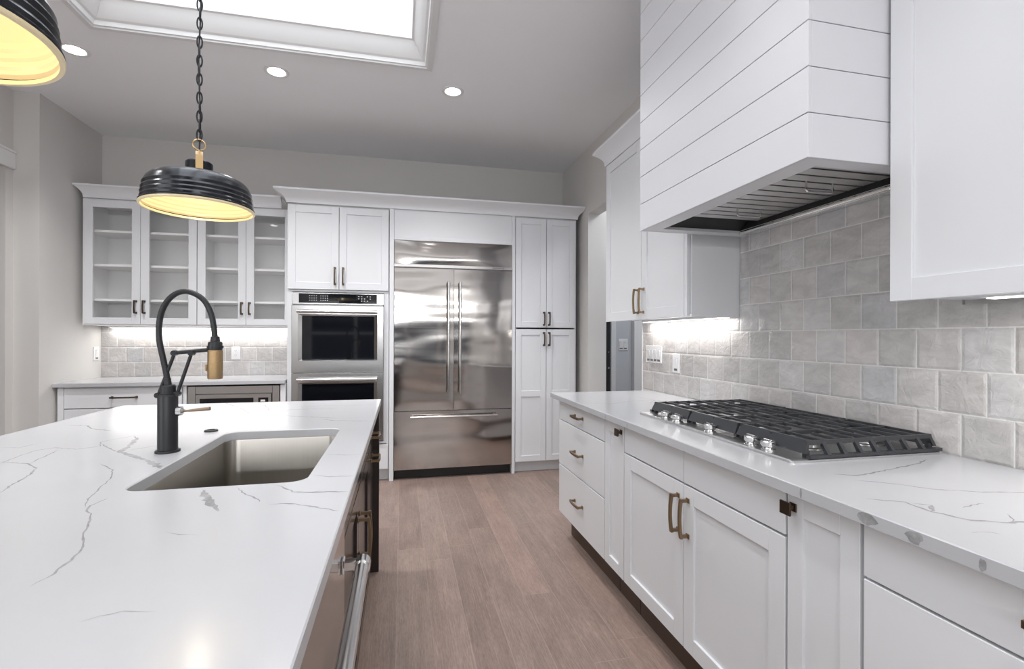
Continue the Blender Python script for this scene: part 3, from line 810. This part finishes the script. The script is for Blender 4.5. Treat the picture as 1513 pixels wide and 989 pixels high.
# double oven
VX0, VX1 = -.909, -.157; VW = VX1 - VX0
r = thing('double_oven', 'stainless steel double wall oven with black windows and black control panel', 'oven', ((VX0 + VX1) / 2, TYF, .36))
vz = lambda z: z - .36
hw = VW / 2
b = MB(); b.box(-hw + .006, hw - .006, .003, TD - .05, vz(.365), vz(1.655)); part('oven_body', b, 'steel_dark', r, flat=True)
b = MB(); b.box(-hw, hw, -.022, .002, vz(1.556), vz(1.657), .002); o = part('control_panel', b, 'steel', r)
b = MB(); b.box(-.322, .318, -.0248, -.0222, vz(1.567), vz(1.648), .001); b.mi = 1
for gx in (-.235, -.145):
    for i in range(4):
        for j in range(3): b.box(gx + i * .018 - .004, gx + i * .018 + .004, -.0252, -.0247, vz(1.588 + j * .019), vz(1.5925 + j * .019))
for i in range(5):
    for j in range(3):
        if (i + j) % 4: b.box(.165 + i * .024 - .004, .165 + i * .024 + .006, -.0252, -.0247, vz(1.588 + j * .019), vz(1.5925 + j * .019))
o2 = b.build('control_glass', ['black_glass', 'mark_white'], o); o2['label'] = 'black glass control strip with pale touch marks'
def oven_door(z0, z1, wz0, wz1):
    b = MB(); yf = -.046; wx = .290; ins = .034
    A = [(-hw, z0), (hw, z0), (hw, z1), (-hw, z1)]
    W1 = [(-wx - ins, wz0 - .012), (wx + ins, wz0 - .012), (wx + ins, wz1 + .02), (-wx - ins, wz1 + .02)]
    W2 = [(-wx, wz0), (wx, wz0), (wx, wz1), (-wx, wz1)]
    rg = lambda P, y: [(x, y, vz(z)) for x, z in P]
    A2 = [(-hw + .003, z0 + .003), (hw - .003, z0 + .003), (hw - .003, z1 - .003), (-hw + .003, z1 - .003)]
    b.loft([rg(A, 0.0), rg(A, yf + .003), rg(A2, yf), rg(W1, yf - .001), rg(W2, yf + .022), rg(W2, yf + .030)], True, True)
    d = part('door', b, 'steel', r, sharp=20)
    b = MB(); b.box(-wx - .001, wx + .001, yf + .016, yf + .020, vz(wz0 - .001), vz(wz1 + .001)); o = b.build('window', 'black_glass', d); o['label'] = 'black glass oven window'
    b = MB(); zc = z1 - .052
    b.cyl((-hw + .058, yf - .045, vz(zc)), (hw - .058, yf - .045, vz(zc)), .0135, n=20)
    for sx in (-1, 1):
        x = sx * (hw - .072)
        b.cyl((x, yf + .001, vz(zc)), (x, yf - .045, vz(zc)), .012, n=16); b.cyl((x + sx * .014, yf - .045, vz(zc)), (x + sx * .02, yf - .045, vz(zc)), .0165, n=20)
    b.build('handle', 'steel_bright', d)
oven_door(.972, 1.546, 1.085, 1.452); oven_door(.372, .966, .49, .868)

# refrigerator
RX0, RX1 = -.066, 1.001; RW = RX1 - RX0; rcx = (RX0 + RX1) / 2
r = thing('refrigerator', 'built-in stainless steel refrigerator with two upper doors and bottom freezer drawer', 'refrigerator', (rcx, TYF, 0))
hw = RW / 2
b = MB(); b.box(-hw + .004, hw - .004, .012, TD - .02, .1, 2.135); part('fridge_body', b, 'steel_dark', r, flat=True)
b = MB(); b.box(-hw + .003, hw - .003, .035, .06, .004, .1); 
part('toe_grille', b, 'black_plastic', r, flat=True)
def bulged(x0, x1, z0, z1, y0, yf, bulge, nx=10, nz=8):
    """a panel with a softly domed face"""
    mb = MB(); bm = mb.bm; V = []
    for j in range(nz + 1):
        row = []
        for i in range(nx + 1):
            a, c = i / nx, j / nz
            k = (1 - (2 * a - 1) ** 4) * (1 - (2 * c - 1) ** 4)
            row.append(bm.verts.new((x0 + (x1 - x0) * a, yf - bulge * k, z0 + (z1 - z0) * c)))
        V.append(row)
    for j in range(nz):
        for i in range(nx): bm.faces.new((V[j][i], V[j][i + 1], V[j + 1][i + 1], V[j + 1][i]))
    loop = V[0] + [V[j][nx] for j in range(1, nz + 1)] + list(reversed(V[nz][:nx])) + [V[j][0] for j in range(nz - 1, 0, -1)]
    back = [bm.verts.new((v.co.x, y0, v.co.z)) for v in loop]; n = len(loop)
    for i in range(n): bm.faces.new((loop[i], back[i], back[(i + 1) % n], loop[(i + 1) % n]))
    bm.faces.new(back)
    return mb
b = bulged(-hw, hw, 1.932, 2.137, .011, -.022, .006); g_ = part('grille', b, 'steel_door', r, sharp=40)
b = MB(); b.box(-hw - .004, hw + .004, -.036, .0, 1.902, 1.931, .003); gl = part('grille_lip', b, 'steel_bright', r)
fd = []
for x0, x1 in ((-hw, -.0015 - .006), (.0015 - .006, hw)):
    b = bulged(x0, x1, .619, 1.893, .011, -.030, .0035); fd.append(part('door', b, 'steel_door', r, sharp=40))
def tube_handle(par, x0, z0, x1, z1, y=-.082, rad=.011, ydoor=-.031):
    b = MB(); a, c = Vector((x0, y, z0)), Vector((x1, y, z1)); d = (c - a).normalized()
    b.cyl(a, c, rad, n=18)
    for p, sg in ((a, 1), (c, -1)):
        q = p + d * sg * .022
        b.cyl(q, (q.x, ydoor, q.z), .0085, n=14)
        b.cyl(p + d * sg * .034, p + d * sg * .010, rad + .0022, n=18)
    b.build('handle', 'steel_bright', par)
tube_handle(fd[0], -.058, .772, -.058, 1.778); tube_handle(fd[1], .046, .772, .046, 1.778)
b = bulged(-hw, hw, .094, .611, .011, -.030, .0025); fz = part('freezer_drawer', b, 'steel_door', r, sharp=40)
tube_handle(fz, -.392, .566, .392, .566)
def lettering(text, size, name, parent, mat, loc, depth=.0008, width=None):
    c = bpy.data.curves.new(name, 'FONT'); c.body = text; c.size = size; c.extrude = depth / 2; c.align_x = 'CENTER'; c.align_y = 'CENTER'
    t = bpy.data.objects.new(name, c); COL.objects.link(t)
    bpy.context.view_layer.update()
    me = bpy.data.meshes.new_from_object(t.evaluated_get(bpy.context.evaluated_depsgraph_get()))
    bpy.data.objects.remove(t)
    me.materials.clear(); me.materials.append(M[mat])
    o = bpy.data.objects.new(name, me); COL.objects.link(o); o.parent = parent; o.location = loc; o.rotation_euler = (radians(90), 0, 0)
    if width:
        xs = [v.co.x for v in me.vertices]; k = width / (max(xs) - min(xs)); o.scale = (k, k, 1)
    return o
bd = lettering('KitchenAid', .02, 'badge', gl, 'mark_dark', (.400, -.0366, 1.9165), width=.104)
bd['label'] = 'small dark maker lettering on the grille lip'

# fridge surround
for x0, x1, lb in ((OX1 + .004, RX0 - .004, 'narrow white floor-length panel between the oven cabinet and the refrigerator'), (RX1 + .004, RX1 + .033, 'narrow white floor-length panel between the refrigerator and the pantry')):
    b = MB(); b.box(x0, x1, TYF - .024, TYF + TD, 0, TT, .0015); tag(b.build('cabinet_panel', 'cabinet_paint'), lb, 'panel', 'white panels around the refrigerator')
b = MB(); b.box(RX0 - .003, RX1 + .003, TYF - .012, TYF + .008, 2.175, TT, .001); b.box(RX0 - .003, RX1 + .003, TYF - .018, TYF + .012, 2.142, 2.176, .002)
tag(b.build('cabinet_panel', 'cabinet_paint'), 'wide white panel above the refrigerator under the crown moulding', 'panel', 'white panels around the refrigerator')

# pantry
PX0, PX1 = RX1 + .035, 1.646
r = thing('pantry_cabinet', 'tall white four-door pantry cabinet right of the refrigerator', 'cabinet', (PX0, TYF, 0))
w = PX1 - PX0
body(r, w, TD, TB, TT); toe(r, w, TD, TB, 'cabinet_paint', .05)
m_ = w / 2
for x0, x1, hx in ((.003, m_ - .0005, m_ - .026), (m_ + .0005, w - .014, m_ + .026)):
    d = door(r, x0, x1, 1.369, TT - .012, st=.055); pull(d, hx, 1.455, .13, True, mat='dark_bronze')
    d = door(r, x0, x1, TB, 1.357, st=.055, mid=.745); pull(d, hx, 1.262, .13, True, mat='dark_bronze')
# crown over the tall units
b = MB(); b.sweep([(OX0 - .001, YB - .003), (OX0 - .001, TYF - .021), (PX1 + .0, TYF - .021), (PX1 + .0, YB - .003)], crown_prof(TT + .001, 2.522, .088), side=1)
for v in b.bm.verts:
    if v.co.x > XR - .003: v.co.x = XR - .003
tag(b.build('crown_molding', 'cabinet_paint', sharp=25), 'white crown moulding across the oven cabinet, refrigerator and pantry', 'moulding')

# ------------------------------------------------------------------ glass-door wall cabinets
GYF = 4.650; GB, GT = 1.366, 2.415; GD = YB - GYF - .002
def glass_cab(x0, x1, label, dx, fl, crown_path):
    r = thing('glass_cabinet', label, 'cabinet', (x0, GYF, 0), 0, 'glass-door wall cabinets on the back wall')
    w = x1 - x0
    b = MB(); carcass(b, w, GD, GB, GT)
    if fl: b.box(.018, fl, 0, .02, GB + .018, GT - .018)
    for sx in (.0182, w - .0192):                     # shelf-pin holes' plates
        for k in range(14): b.box(sx, sx + .001, .06, .067, GB + .12 + k * .064, GB + .127 + k * .064)
    part('body', b, 'cabinet_inside', r, flat=True)
    for z in (1.590, 1.880, 2.165):
        b = MB(); b.box(.0185, w - .0185, .03, GD - .014, z - .019, z, .001); part('shelf', b, 'cabinet_inside', r)
    for a, c, hx in dx:
        b = MB(); a, c = a - x0 + G, c - x0 - G; st = .062; z0, z1 = GB + .012, GT - .010
        b.box(a, a + st, -.02, -.0012, z0, z1, .0012); b.box(c - st, c, -.02, -.0012, z0, z1, .0012)
        b.box(a + st, c - st, -.02, -.0012, z1 - st, z1, .0012); b.box(a + st, c - st, -.02, -.0012, z0, z0 + st - .008, .0012)
        d = part('door', b, 'cabinet_paint', r)
        b = MB(); b.box(a + st - .003, c - st + .003, -.011, -.007, z0 + st - .012, z1 - st + .004); o = b.build('pane', 'clear_glass', d); o['label'] = 'clear glass door pane'
        pull(d, hx - x0, 1.522, .11, True, mat='dark_bronze')
    b = MB(); b.sweep([(p[0] - x0, p[1] - GYF) for p in crown_path], crown_prof(GT, 2.515, .055), side=1); part('crown', b, 'cabinet_paint', r, sharp=25)
glass_cab(-2.560, -1.7145, 'white wall cabinet with two glass doors at the left, beside the corner wall', [(-2.545, -2.137, -2.168), (-2.137, -1.7155, -2.106)], .02,
          [(-2.538, YB - .004), (-2.538, GYF - .021), (-1.7145, GYF - .021)])
glass_cab(-1.7135, -.9535, 'white wall cabinet with two glass doors next to the oven cabinet', [(-1.7125, -1.331, -1.362), (-1.331, -.9545, -1.300)], 0,
          [(-1.7145, GYF - .021), (-1.042, GYF - .021)])

# ------------------------------------------------------------------ back base cabinets
BYF = 4.400; BD = YB - BYF - .002
BX0 = -2.575
r = thing('base_cabinet', 'white drawer base cabinet under the back worktop, left of the microwave', 'cabinet', (BX0, BYF, 0))
w = -1.722 - BX0
body(r, w, BD, TB, CB - .001); toe(r, w, BD, TB, 'cabinet_paint', .07)
b = MB(); slab(b, 0, .04, TB, .875); part('filler', b, 'cabinet_paint', r)
for z0, z1, hz in ((.715, .872, .797), (.43, .711, .66), (TB, .426, .36)):
    d = front(r, .042, w - .005, z0, z1); pull(d, -2.127 - BX0, hz, .18, False, mat='dark_bronze')
r = thing('base_cabinet', 'white base cabinet that holds the stainless microwave drawer', 'cabinet', (-1.718, BYF, 0))
w = .764
b = MB(); carcass(b, w, BD, TB, CB - .001, top=False); b.box(.018, w - .018, 0, BD - .014, .43, .448); b.box(0.0005, .024, -.02, 0, TB, .875, .001); b.box(w - .04, w - .0005, -.02, 0, TB, .875, .001)
part('body', b, 'cabinet_paint', r, flat=True); toe(r, w, BD, TB, 'cabinet_paint', .07)
d = front(r, .026, w - .042, TB, .428); pull(d, w / 2, .33, .16, False, mat='dark_bronze')
r = thing('microwave', 'stainless steel microwave drawer with black window under the back worktop', 'microwave', (-1.342, BYF, .45))
hw = .342
b = MB(); b.box(-hw + .01, hw - .01, .003, .5, .004, .415); part('microwave_body', b, 'steel_dark', r, flat=True)
b = MB(); z0, z1 = .002, .420; yf = -.024
b.box(-hw, -hw + .055, yf, .002, z0, z1, .002); b.box(hw - .055, hw, yf, .002, z0, z1, .002); b.box(-hw + .055, hw - .055, yf, .002, .358, z1, .002); b.box(-hw + .055, hw - .055, yf, .002, z0, .03, .002)
part('frame', b, 'steel', r)
b = MB(); x0, x1 = -hw + .061, hw - .061; b.loft([[(x0, 0, .036), (x1, 0, .036), (x1, 0, .352), (x0, 0, .352)], [(x0, yf - .012, .036), (x1, yf - .012, .036), (x1, yf - .012, .352), (x0, yf - .012, .352)]])
dd = part('door', b, 'steel', r)
b = MB(); b.box(x0 + .03, x1 - .135, yf - .0135, yf - .0125, .085, .322); o = b.build('window', 'black_glass', dd); o['label'] = 'black glass microwave window'
b = MB(); b.box(x1 - .098, x1 - .022, yf - .0135, yf - .0125, .085, .322); o = b.build('control_panel', 'black_glass', dd)
b = MB(); b.box(x1 - .08, x1 - .045, yf - .0139, yf - .0136, .288, .304); b.build('display', 'mark_white', dd, flat=True)

# ------------------------------------------------------------------ island
EX = -.170; EZ = radians(90); ED = .62
def island_base(y, w, label):
    r = thing('base_cabinet', label, 'cabinet', (EX, y, 0), EZ, 'dark island base cabinets')
    b = MB(); carcass(b, w, ED, .1, CB - .001, top=False); part('body', b, 'espresso_wood', r, flat=True)
    toe(r, w, ED, .1, 'dark_gap', .06); return r
r = island_base(1.268, 1.087, 'dark glossy sink base cabinet in the island with two doors'); w = 1.087; m_ = .545
front(r, .004, m_, .735, .872, 'drawer_front', 'espresso_wood'); front(r, m_ + .001, w - .004, .735, .872, 'drawer_front', 'espresso_wood')
d = door(r, .004, m_, .1, .731, mat='espresso_wood'); pull(d, m_ - .032, .556, .165, True, mat='bronze', proj=.04)
d = door(r, m_ + .001, w - .004, .1, .731, mat='espresso_wood'); pull(d, m_ + .034, .556, .165, True, mat='bronze', proj=.04)
r = island_base(2.357, .355, 'dark glossy drawer base cabinet at the far end of the island'); w = .355
for z0, z1, hz in ((.722, .872, .776), (.585, .719, .660), (.1, .582, .50)):
    d = front(r, .004, w - .004, z0, z1, mat='espresso_wood')
    if hz > .55: pull(d, .20, hz, .135, False, mat='bronze', proj=.04)
r = island_base(.36, .262, 'dark glossy filler cabinet in the island nearest the camera'); w = .262
door(r, .003, w - .003, .1, .872, mat='espresso_wood')
b = MB(); b.box(IX0 + .30, -.119, 2.7145, 2.752, 0, CB - .001, .0015); tag(b.build('end_panel', 'espresso_wood'), 'dark glossy floor-length end panel closing the far end of the island', 'panel')
b = MB(); b.box(IX0 + .30, IX0 + .34, .36, 2.713, 0, CB - .001, .0015); tag(b.build('back_panel', 'espresso_wood'), 'dark panel closing the seating side of the island', 'panel')

r = thing('dishwasher', 'stainless steel dishwasher with a thick tubular handle built into the island', 'dishwasher', (EX, .626, 0), EZ)
b = MB(); b.box(.004, .606, .003, .56, .105, .868); part('tub', b, 'dark_gap', r, flat=True)
b = MB(); b.box(.003, .606, -.036, .001, .112, .866, .003); d = part('door', b, 'steel_door', r)
b = MB(); b.box(.006, .604, .04, .055, .004, .104); part('toe_panel', b, 'black_plastic', r, flat=True)
b = MB(); zc = .75; yc = -.082
b.cyl((.055, yc, zc), (.548, yc, zc), .0155, n=28)
o = b.build('handle', 'steel_bright', d)
for x, sg in ((.055, 1), (.548, -1)):
    b = MB(); b.cyl((x - sg * .010, yc, zc), (x + sg * .022, yc, zc), .0185, n=24)
    b.box(x - .010, x + .010, yc, -.0365, zc - .012, zc + .012, .003)
    b.box(x - .014, x + .014, -.0425, -.0362, zc - .017, zc + .017, .002)
    b.build('handle_bracket', 'chrome', o)

# sink
sx0, sx1, sy0, sy1 = SK
r = thing('sink', 'undermounted stainless steel kitchen sink in the island worktop', 'sink', ((sx0 + sx1) / 2, (sy0 + sy1) / 2, .64))
cx_, cy_ = (sx0 + sx1) / 2, (sy0 + sy1) / 2
a_, c_ = (sx1 - sx0) / 2, (sy1 - sy0) / 2
def ringz(ins, rr, z): return [(x, y, z - .64) for x, y in rrect(-a_ + ins, a_ - ins, -c_ + ins, c_ - ins, rr, 6)]
b = MB()
b.loft([ringz(-.018, .06, .8832), ringz(-.001, .046, .8832), ringz(.0, .045, .880), ringz(.002, .045, .70), ringz(.006, .05, .665), ringz(.03, .06, .650), ringz(.12, .05, .645)], False, True)
part('basin', b, 'steel_sink', r, sharp=40)
b = MB(); b.lathe([(.045, .0055), (.045, .008), (.034, .0075), (.032, .0062), (.004, .0062)], (0, .12, 0), 28); part('drain', b, 'chrome', r)

# ------------------------------------------------------------------ faucet
fy = 1.725; fx = -.7195
r = thing('faucet', 'black gooseneck kitchen faucet with knurled gold spray head beside the sink', 'faucet', (fx, fy, CT))
f = lambda p: (p[0] - fx, 0, p[1] - CT)
b = MB(); b.lathe([(.034, .0003), (.034, .005), (.0335, .007), (.0275, .0075), (.0275, .176), (.0265, .179), (.0262, .1795), (.0262, .183), (.0215, .184), (.0215, .208), (.019, .212), (.010, .2125)], n=40)
part('body', b, 'matte_black', r, sharp=30)
hose = [(-0.719, 1.118), (-0.723, 1.156), (-0.733, 1.209), (-0.743, 1.262), (-0.745, 1.305), (-0.738, 1.354), (-0.721, 1.391), (-0.698, 1.414), (-0.671, 1.422), (-0.643, 1.414), (-0.617, 1.393), (-0.599, 1.356), (-0.590, 1.313), (-0.586, 1.273)]
def smooth_path(P, k=5):
    out = []
    for i in range(len(P) - 1):
        p0, p1, p2, p3 = P[max(i - 1, 0)], P[i], P[i + 1], P[min(i + 2, len(P) - 1)]
        for j in range(k):
            t = j / k
            out.append(tuple(.5 * ((2 * p1[q]) + (-p0[q] + p2[q]) * t + (2 * p0[q] - 5 * p1[q] + 4 * p2[q] - p3[q]) * t * t + (-p0[q] + 3 * p1[q] - 3 * p2[q] + p3[q]) * t ** 3) for q in range(len(p1))))
    out.append(P[-1]); return out
b = MB(); hp = smooth_path([f(p) for p in hose])
b.tube(hp, .0085, 16)
b.cyl(hp[0], hp[4], .0112, .0098, 18)
part('hose', b, 'matte_black', r)
hx_ = -.5855
b = MB(); b.lathe([(.0085, .366), (.0125, .364), (.0135, .352), (.0135, .349), (.019, .347), (.0205, .343), (.0205, .322), (.012, .3215)], (hx_ - fx, 0, 0), 32)
sp = part('spray_collar', b, 'matte_black', r, sharp=30)
b = MB(); b.lathe([(.012, .3213), (.0205, .321), (.0215, .318), (.0215, .232), (.0205, .229), (.016, .2288), (.015, .232), (.004, .232)], (hx_ - fx, 0, 0), 40)
b.cyl((hx_ - fx - .0215, 0, .27), (hx_ - fx - .027, 0, .264), .0035, n=10); b.cyl((hx_ - fx - .026, 0, .275), (hx_ - fx - .026, 0, .254), .003, n=10)
o = part('spray_head', b, 'gold_knurl', r, sharp=30); o['label'] = 'knurled gold spray head'
b = MB()
A0, A1 = f((-.746, 1.094)), f((-.701, 1.226)); B0, B1 = f((-.693, 1.097)), f((-.653, 1.226)); C1 = f((-.606, 1.236))
for p, q in ((A0, A1), (B0, B1)): b.cyl(p, q, .0052, n=12)
b.cyl((A1[0] - .004, 0, A1[2]), C1, .0062, n=14)
for p in (A0, B0, A1, B1): b.cyl((p[0], -.010, p[2]), (p[0], .010, p[2]), .0085, n=16)
b.cyl((-.028, 0, A0[2]), (.028, 0, B0[2]), .0058, n=12)
b.lathe([(.0135, -.004), (.0235, -.004), (.0235, .004), (.0135, .004)], (hx_ - fx, 0, .331), 28, close=True)
part('support_arm', b, 'matte_black', r, sharp=40)
b = MB(); b.cyl((.026, 0, .128), (.040, 0, .128), .015, n=24); b.cyl((.040, 0, .128), (.046, 0, .128), .0125, .006, n=24); o = part('lever_hub', b, 'chrome', r, sharp=30)
b = MB(); b.cyl((.045, 0, .128), (.062, -.004, .129), .0035, n=10); b.tube([(.062, -.004, .129), (.085, -.007, .1315), (.124, -.012, .135)], .005, 12, radii=[.004, .0055, .006])
o = b.build('lever', 'lever_wood', o); o['label'] = 'brown lever handle'
b = MB(); b.lathe([(.0235, .0003), (.0235, .004), (.021, .006), (.014, .0065), (.013, .0045), (.003, .0045)], (-.714, 2.065, CT), 32)
tag(b.build('air_switch', 'matte_black', sharp=30), 'small round black button set in the island worktop behind the sink', 'button')

# ------------------------------------------------------------------ pendant lamps
PTOP = zt                                   # hung from the bar across the skylight
def pendant(x, y, label):
    r = thing('pendant_lamp', label, 'pendant lamp', (x, y, PTOP), math.atan2(-x, y), 'black pendant lamps over the island')
    R = .187; zr = 1.775 - PTOP
    outp = [(R + .003, 0.0), (R + .004, .004), (R + .001, .007), (R - .002, .010), (R - .001, .018), (R - .004, .024), (R - .002, .034), (R - .006, .040), (R - .004, .050), (R - .008, .057), (R - .007, .068),
            (R - .013, .080), (R - .019, .092), (R - .030, .104), (R - .048, .114), (R - .075, .121), (.07, .127), (.036, .130)]
    b = MB(); prof = [(p, zr + h) for p, h in outp]
    inn = [(max(.02, p - .0022), zr + h - (.0022 if h > .09 else 0)) for p, h in reversed(outp)]
    b.lathe(prof + inn, n=64, close=True)
    sh = part('shade', b, ['shade_black', 'shade_gold'], r, sharp=25)
    n_out = len(prof)
    # inside faces take the gold lining
    for pgn in sh.data.polygons:
        c = pgn.center; nrm = pgn.normal
        if c.x * nrm.x + c.y * nrm.y < -1e-5 * 0 and (nrm.z < .2) and (c.x * nrm.x + c.y * nrm.y) < 0: pgn.material_index = 1
        elif nrm.z < -.5: pgn.material_index = 1
    b = MB(); b.lathe([(R - .004, zr - .0085), (R + .003, zr - .0085), (R + .0045, zr - .006), (R + .0045, zr - .0018), (R + .003, zr - .0004), (R - .004, zr - .0004)], n=64, close=True); o = part('rim', b, 'shade_gold', r); o['label'] = 'cream gold rim'
    b = MB(); b.lathe([(.010, zr + .131), (.046, zr + .131), (.046, zr + .172), (.043, zr + .176), (.010, zr + .176)], n=32); part('socket_cap', b, 'shade_black', r, sharp=30)
    b = MB()
    b.box(-.012, .012, -.0505, -.0470, zr + .128, zr + .190); b.box(-.012, .008, .0345, .0505, zr + .128, zr + .190)
    b.loft([[(-.012, -.0505, zr + .19), (.012, -.0505, zr + .19), (.012, -.0470, zr + .19), (-.012, -.0470, zr + .19)], [(-.012, -.012, zr + .215), (.012, -.012, zr + .215), (.012, -.012, zr + .211), (-.012, -.012, zr + .211)]])
    b.loft([[(-.012, .0505, zr + .19), (.012, .0505, zr + .19), (.012, .0470, zr + .19), (-.012, .0470, zr + .19)], [(-.012, .012, zr + .215), (.012, .012, zr + .215), (.012, .008, zr + .211), (-.012, .008, zr + .211)]])
    b.box(-.012, .012, -.012, .012, zr + .210, zr + .216); b.cyl((0, 0, zr + .216), (0, 0, zr + .224), .006, n=14)
    part('bracket', b, 'brass', r)
    b = MB(); b.tube([(.021 * cos(t), 0, zr + .244 + .021 * sin(t)) for t in [2 * pi * i / 24 for i in range(24)]], .0026, 8, closed=True); part('ring', b, 'brass', r)
    b = MB(); z = zr + .262; k = 0; Lk = .047; stp = .036
    while z < -.035:
        pts = []
        for i in range(16):
            t = 2 * pi * i / 16; a = .0085 * cos(t); h = z + Lk / 2 - .004 + (Lk / 2) * sin(t)
            pts.append((a, 0, h) if k % 2 == 0 else (0, a, h))
        b.tube(pts, .0029, 6, closed=True); z += stp; k += 1
    cord = [(.0035 * sin(i * 1.1), .0035 * cos(i * 1.1), zr + .225 + (-.02 - zr - .225) * i / 24) for i in range(25)]
    b.tube(cord, .0028, 6)
    part('chain', b, 'matte_black', r)
    b = MB(); b.lathe([(.062, -.0005), (.062, -.012), (.05, -.022), (.012, -.028), (.010, -.036)], n=36); part('canopy', b, 'matte_black', r, sharp=30)
    b = MB(); b.lathe([(.012, zr + .1295), (.013, zr + .112), (.020, zr + .100), (.029, zr + .080), (.030, zr + .066), (.024, zr + .050), (.010, zr + .042), (.002, zr + .041)], n=24); part('light_bulb', b, 'bulb', r)
    ld = bpy.data.lights.new('pendant_glow', 'POINT'); ld.energy = P_PEND; ld.color = (1, .89, .70); ld.shadow_soft_size = .03
    lo = bpy.data.objects.new('pendant_glow', ld); COL.objects.link(lo); lo.parent = r; lo.location = (0, 0, zr + .028)
pendant(-.765, 2.085, 'black ribbed pendant lamp with gold inside hanging whole in view above the faucet')
pendant(-.765, .945, 'black pendant lamp with gold inside cut off at the top left corner of the view')

# ------------------------------------------------------------------ recessed ceiling lights
def can(x, y, label, power=None):
    r = thing('recessed_light', label, 'ceiling light', (x, y, CEIL), 0, 'recessed ceiling lights')
    b = MB(); b.lathe([(.052, -.0005), (.079, -.0005), (.078, -.004), (.066, -.006), (.056, -.004), (.053, -.001)], n=40, close=True); part('trim_ring', b, 'trim_paint', r)
    b = MB(); b.lathe([(.055, -.0006), (.055, -.003), (.05, -.0035), (.004, -.0037)], n=36); part('lens', b, 'can_lens', r)
    d = bpy.data.lights.new('downlight', 'SPOT'); d.energy = power or P_CAN; d.spot_size = radians(118); d.spot_blend = 0.9; d.shadow_soft_size = .05; d.color = (1, .985, .97)
    o = bpy.data.objects.new('downlight', d); COL.objects.link(o); o.parent = r; o.location = (0, 0, -.02)
can(-1.99, 3.53, 'round recessed ceiling light, leftmost of the three, beside the near pendant')
can(-.825, 3.51, 'round recessed ceiling light between the pendant chain and the refrigerator side, middle of three')
can(.355, 3.50, 'round recessed ceiling light, rightmost of the three, in front of the refrigerator')

for x, row in ((.40, 'cooktop aisle'), (-2.0, 'seating side of the island')):  # out-of-view cans added to help light the room; first aisle one follows hood highlights
    for y, w_ in ((2.21, 'level with the sink'), (.90, 'level with the near pendant'), (-.40, 'behind the viewpoint')):
        can(x, y, 'round recessed ceiling light added out of view over the %s, %s' % (row, w_), P_AISLE)
area('hall_fill', (2.45, 3.6, 2.9), (0, 0, 0), .5, 1.2, 15.0, (.95, .975, 1))  # unseen lamp added to brighten the hall

# ------------------------------------------------------------------ under-cabinet strips
def strip(loc, rz, L_, power, label):
    r = thing('under_cabinet_light', label, 'light', loc, rz, 'under-cabinet light bars')
    b = MB(); b.box(-L_ / 2, L_ / 2, -.022, .022, -.014, -.0008, .002); part('housing', b, 'plate_white', r)
    b = MB(); b.box(-L_ / 2 + .01, L_ / 2 - .01, -.016, .016, -.0165, -.0145, .0008); part('lens', b, 'led_lens', r)
    area('strip_glow', (0, 0, -.019), (0, 0, 0), L_ - .03, .03, power * P_STRIP, (1, .97, .93), r)
strip((-1.76, YB - .052, GB), 0, 1.50, 2.7, 'slim light bar under the glass cabinets on the back wall')
strip((1.644, 2.62, UZ + .012), radians(90), .88, 1.7, 'slim light bar under the wall cabinet by the doorway')
strip((1.47, .57, UZ + .012), radians(90), .74, 2.0, 'slim light bar under the large wall cabinet at the right edge')

# ------------------------------------------------------------------ switches and sockets
def plate(loc, rz, w, h, kinds, label, cat):
    r = thing('wall_plate', label, cat, loc, rz)
    b = MB(); b.box(-w / 2, w / 2, -.006, 0, -h / 2, h / 2, .002); part('cover', b, 'plate_white', r)
    n = len(kinds)
    for i, k in enumerate(kinds):
        x = (i - (n - 1) / 2) * .046
        if k == 'rocker':
            b = MB(); b.loft([[(x - .0165, -.0062, -.033), (x + .0165, -.0062, -.033), (x + .0165, -.0062, .033), (x - .0165, -.0062, .033)],
                              [(x - .0155, -.0075, -.032), (x + .0155, -.0075, -.032), (x + .0155, -.0105, .032), (x - .0155, -.0105, .032)]]); part('rocker', b, 'plate_white', r)
            b = MB(); b.box(x - .0175, x + .0175, -.0063, -.0061, -.0470, .0345); part('switch_gap', b, 'steel_dark', r)
        else:
            for zc in (-.02, .02):
                b = MB(); b.lathe([(.0165, -.0062), (.0165, -.0085), (.002, -.0086)], (x, 0, zc), 24, axis='y'); o = part('socket', b, 'plate_white', r)
                b = MB()
                for sx in (-.006, .006): b.box(x + sx - .0012, x + sx + .0012, -.009, -.0087, zc - .001, zc + .007)
                b.cyl((x, -.0087, zc - .007), (x, -.009, zc - .007), .0022, n=10); b.build('slots', 'mark_dark', o)
plate((-1.512, YB - .0125, 1.122), 0, .075, .118, ['socket'], 'white double socket on the back tile right of the faucet spray head', 'outlet')
plate((XL + .0005, 4.895, 1.125), radians(90), .075, .118, ['rocker'], 'white switch plate on the left return wall above the back worktop', 'switch')
plate((XR - .0125, 3.005, 1.165), RZ, .21, .118, ['rocker'] * 4, 'white four-gang switch plate on the right tile near the doorway', 'switch')
plate((XR - .0125, 2.73, 1.118), RZ, .075, .118, ['rocker'], 'white single switch plate on the right tile beside the four-gang plate', 'switch')
plate((2.238, 4.6195, 1.205), 0, .105, .118, ['rocker'] * 2, 'white switch plate on the grey hall wall seen through the doorway', 'switch')
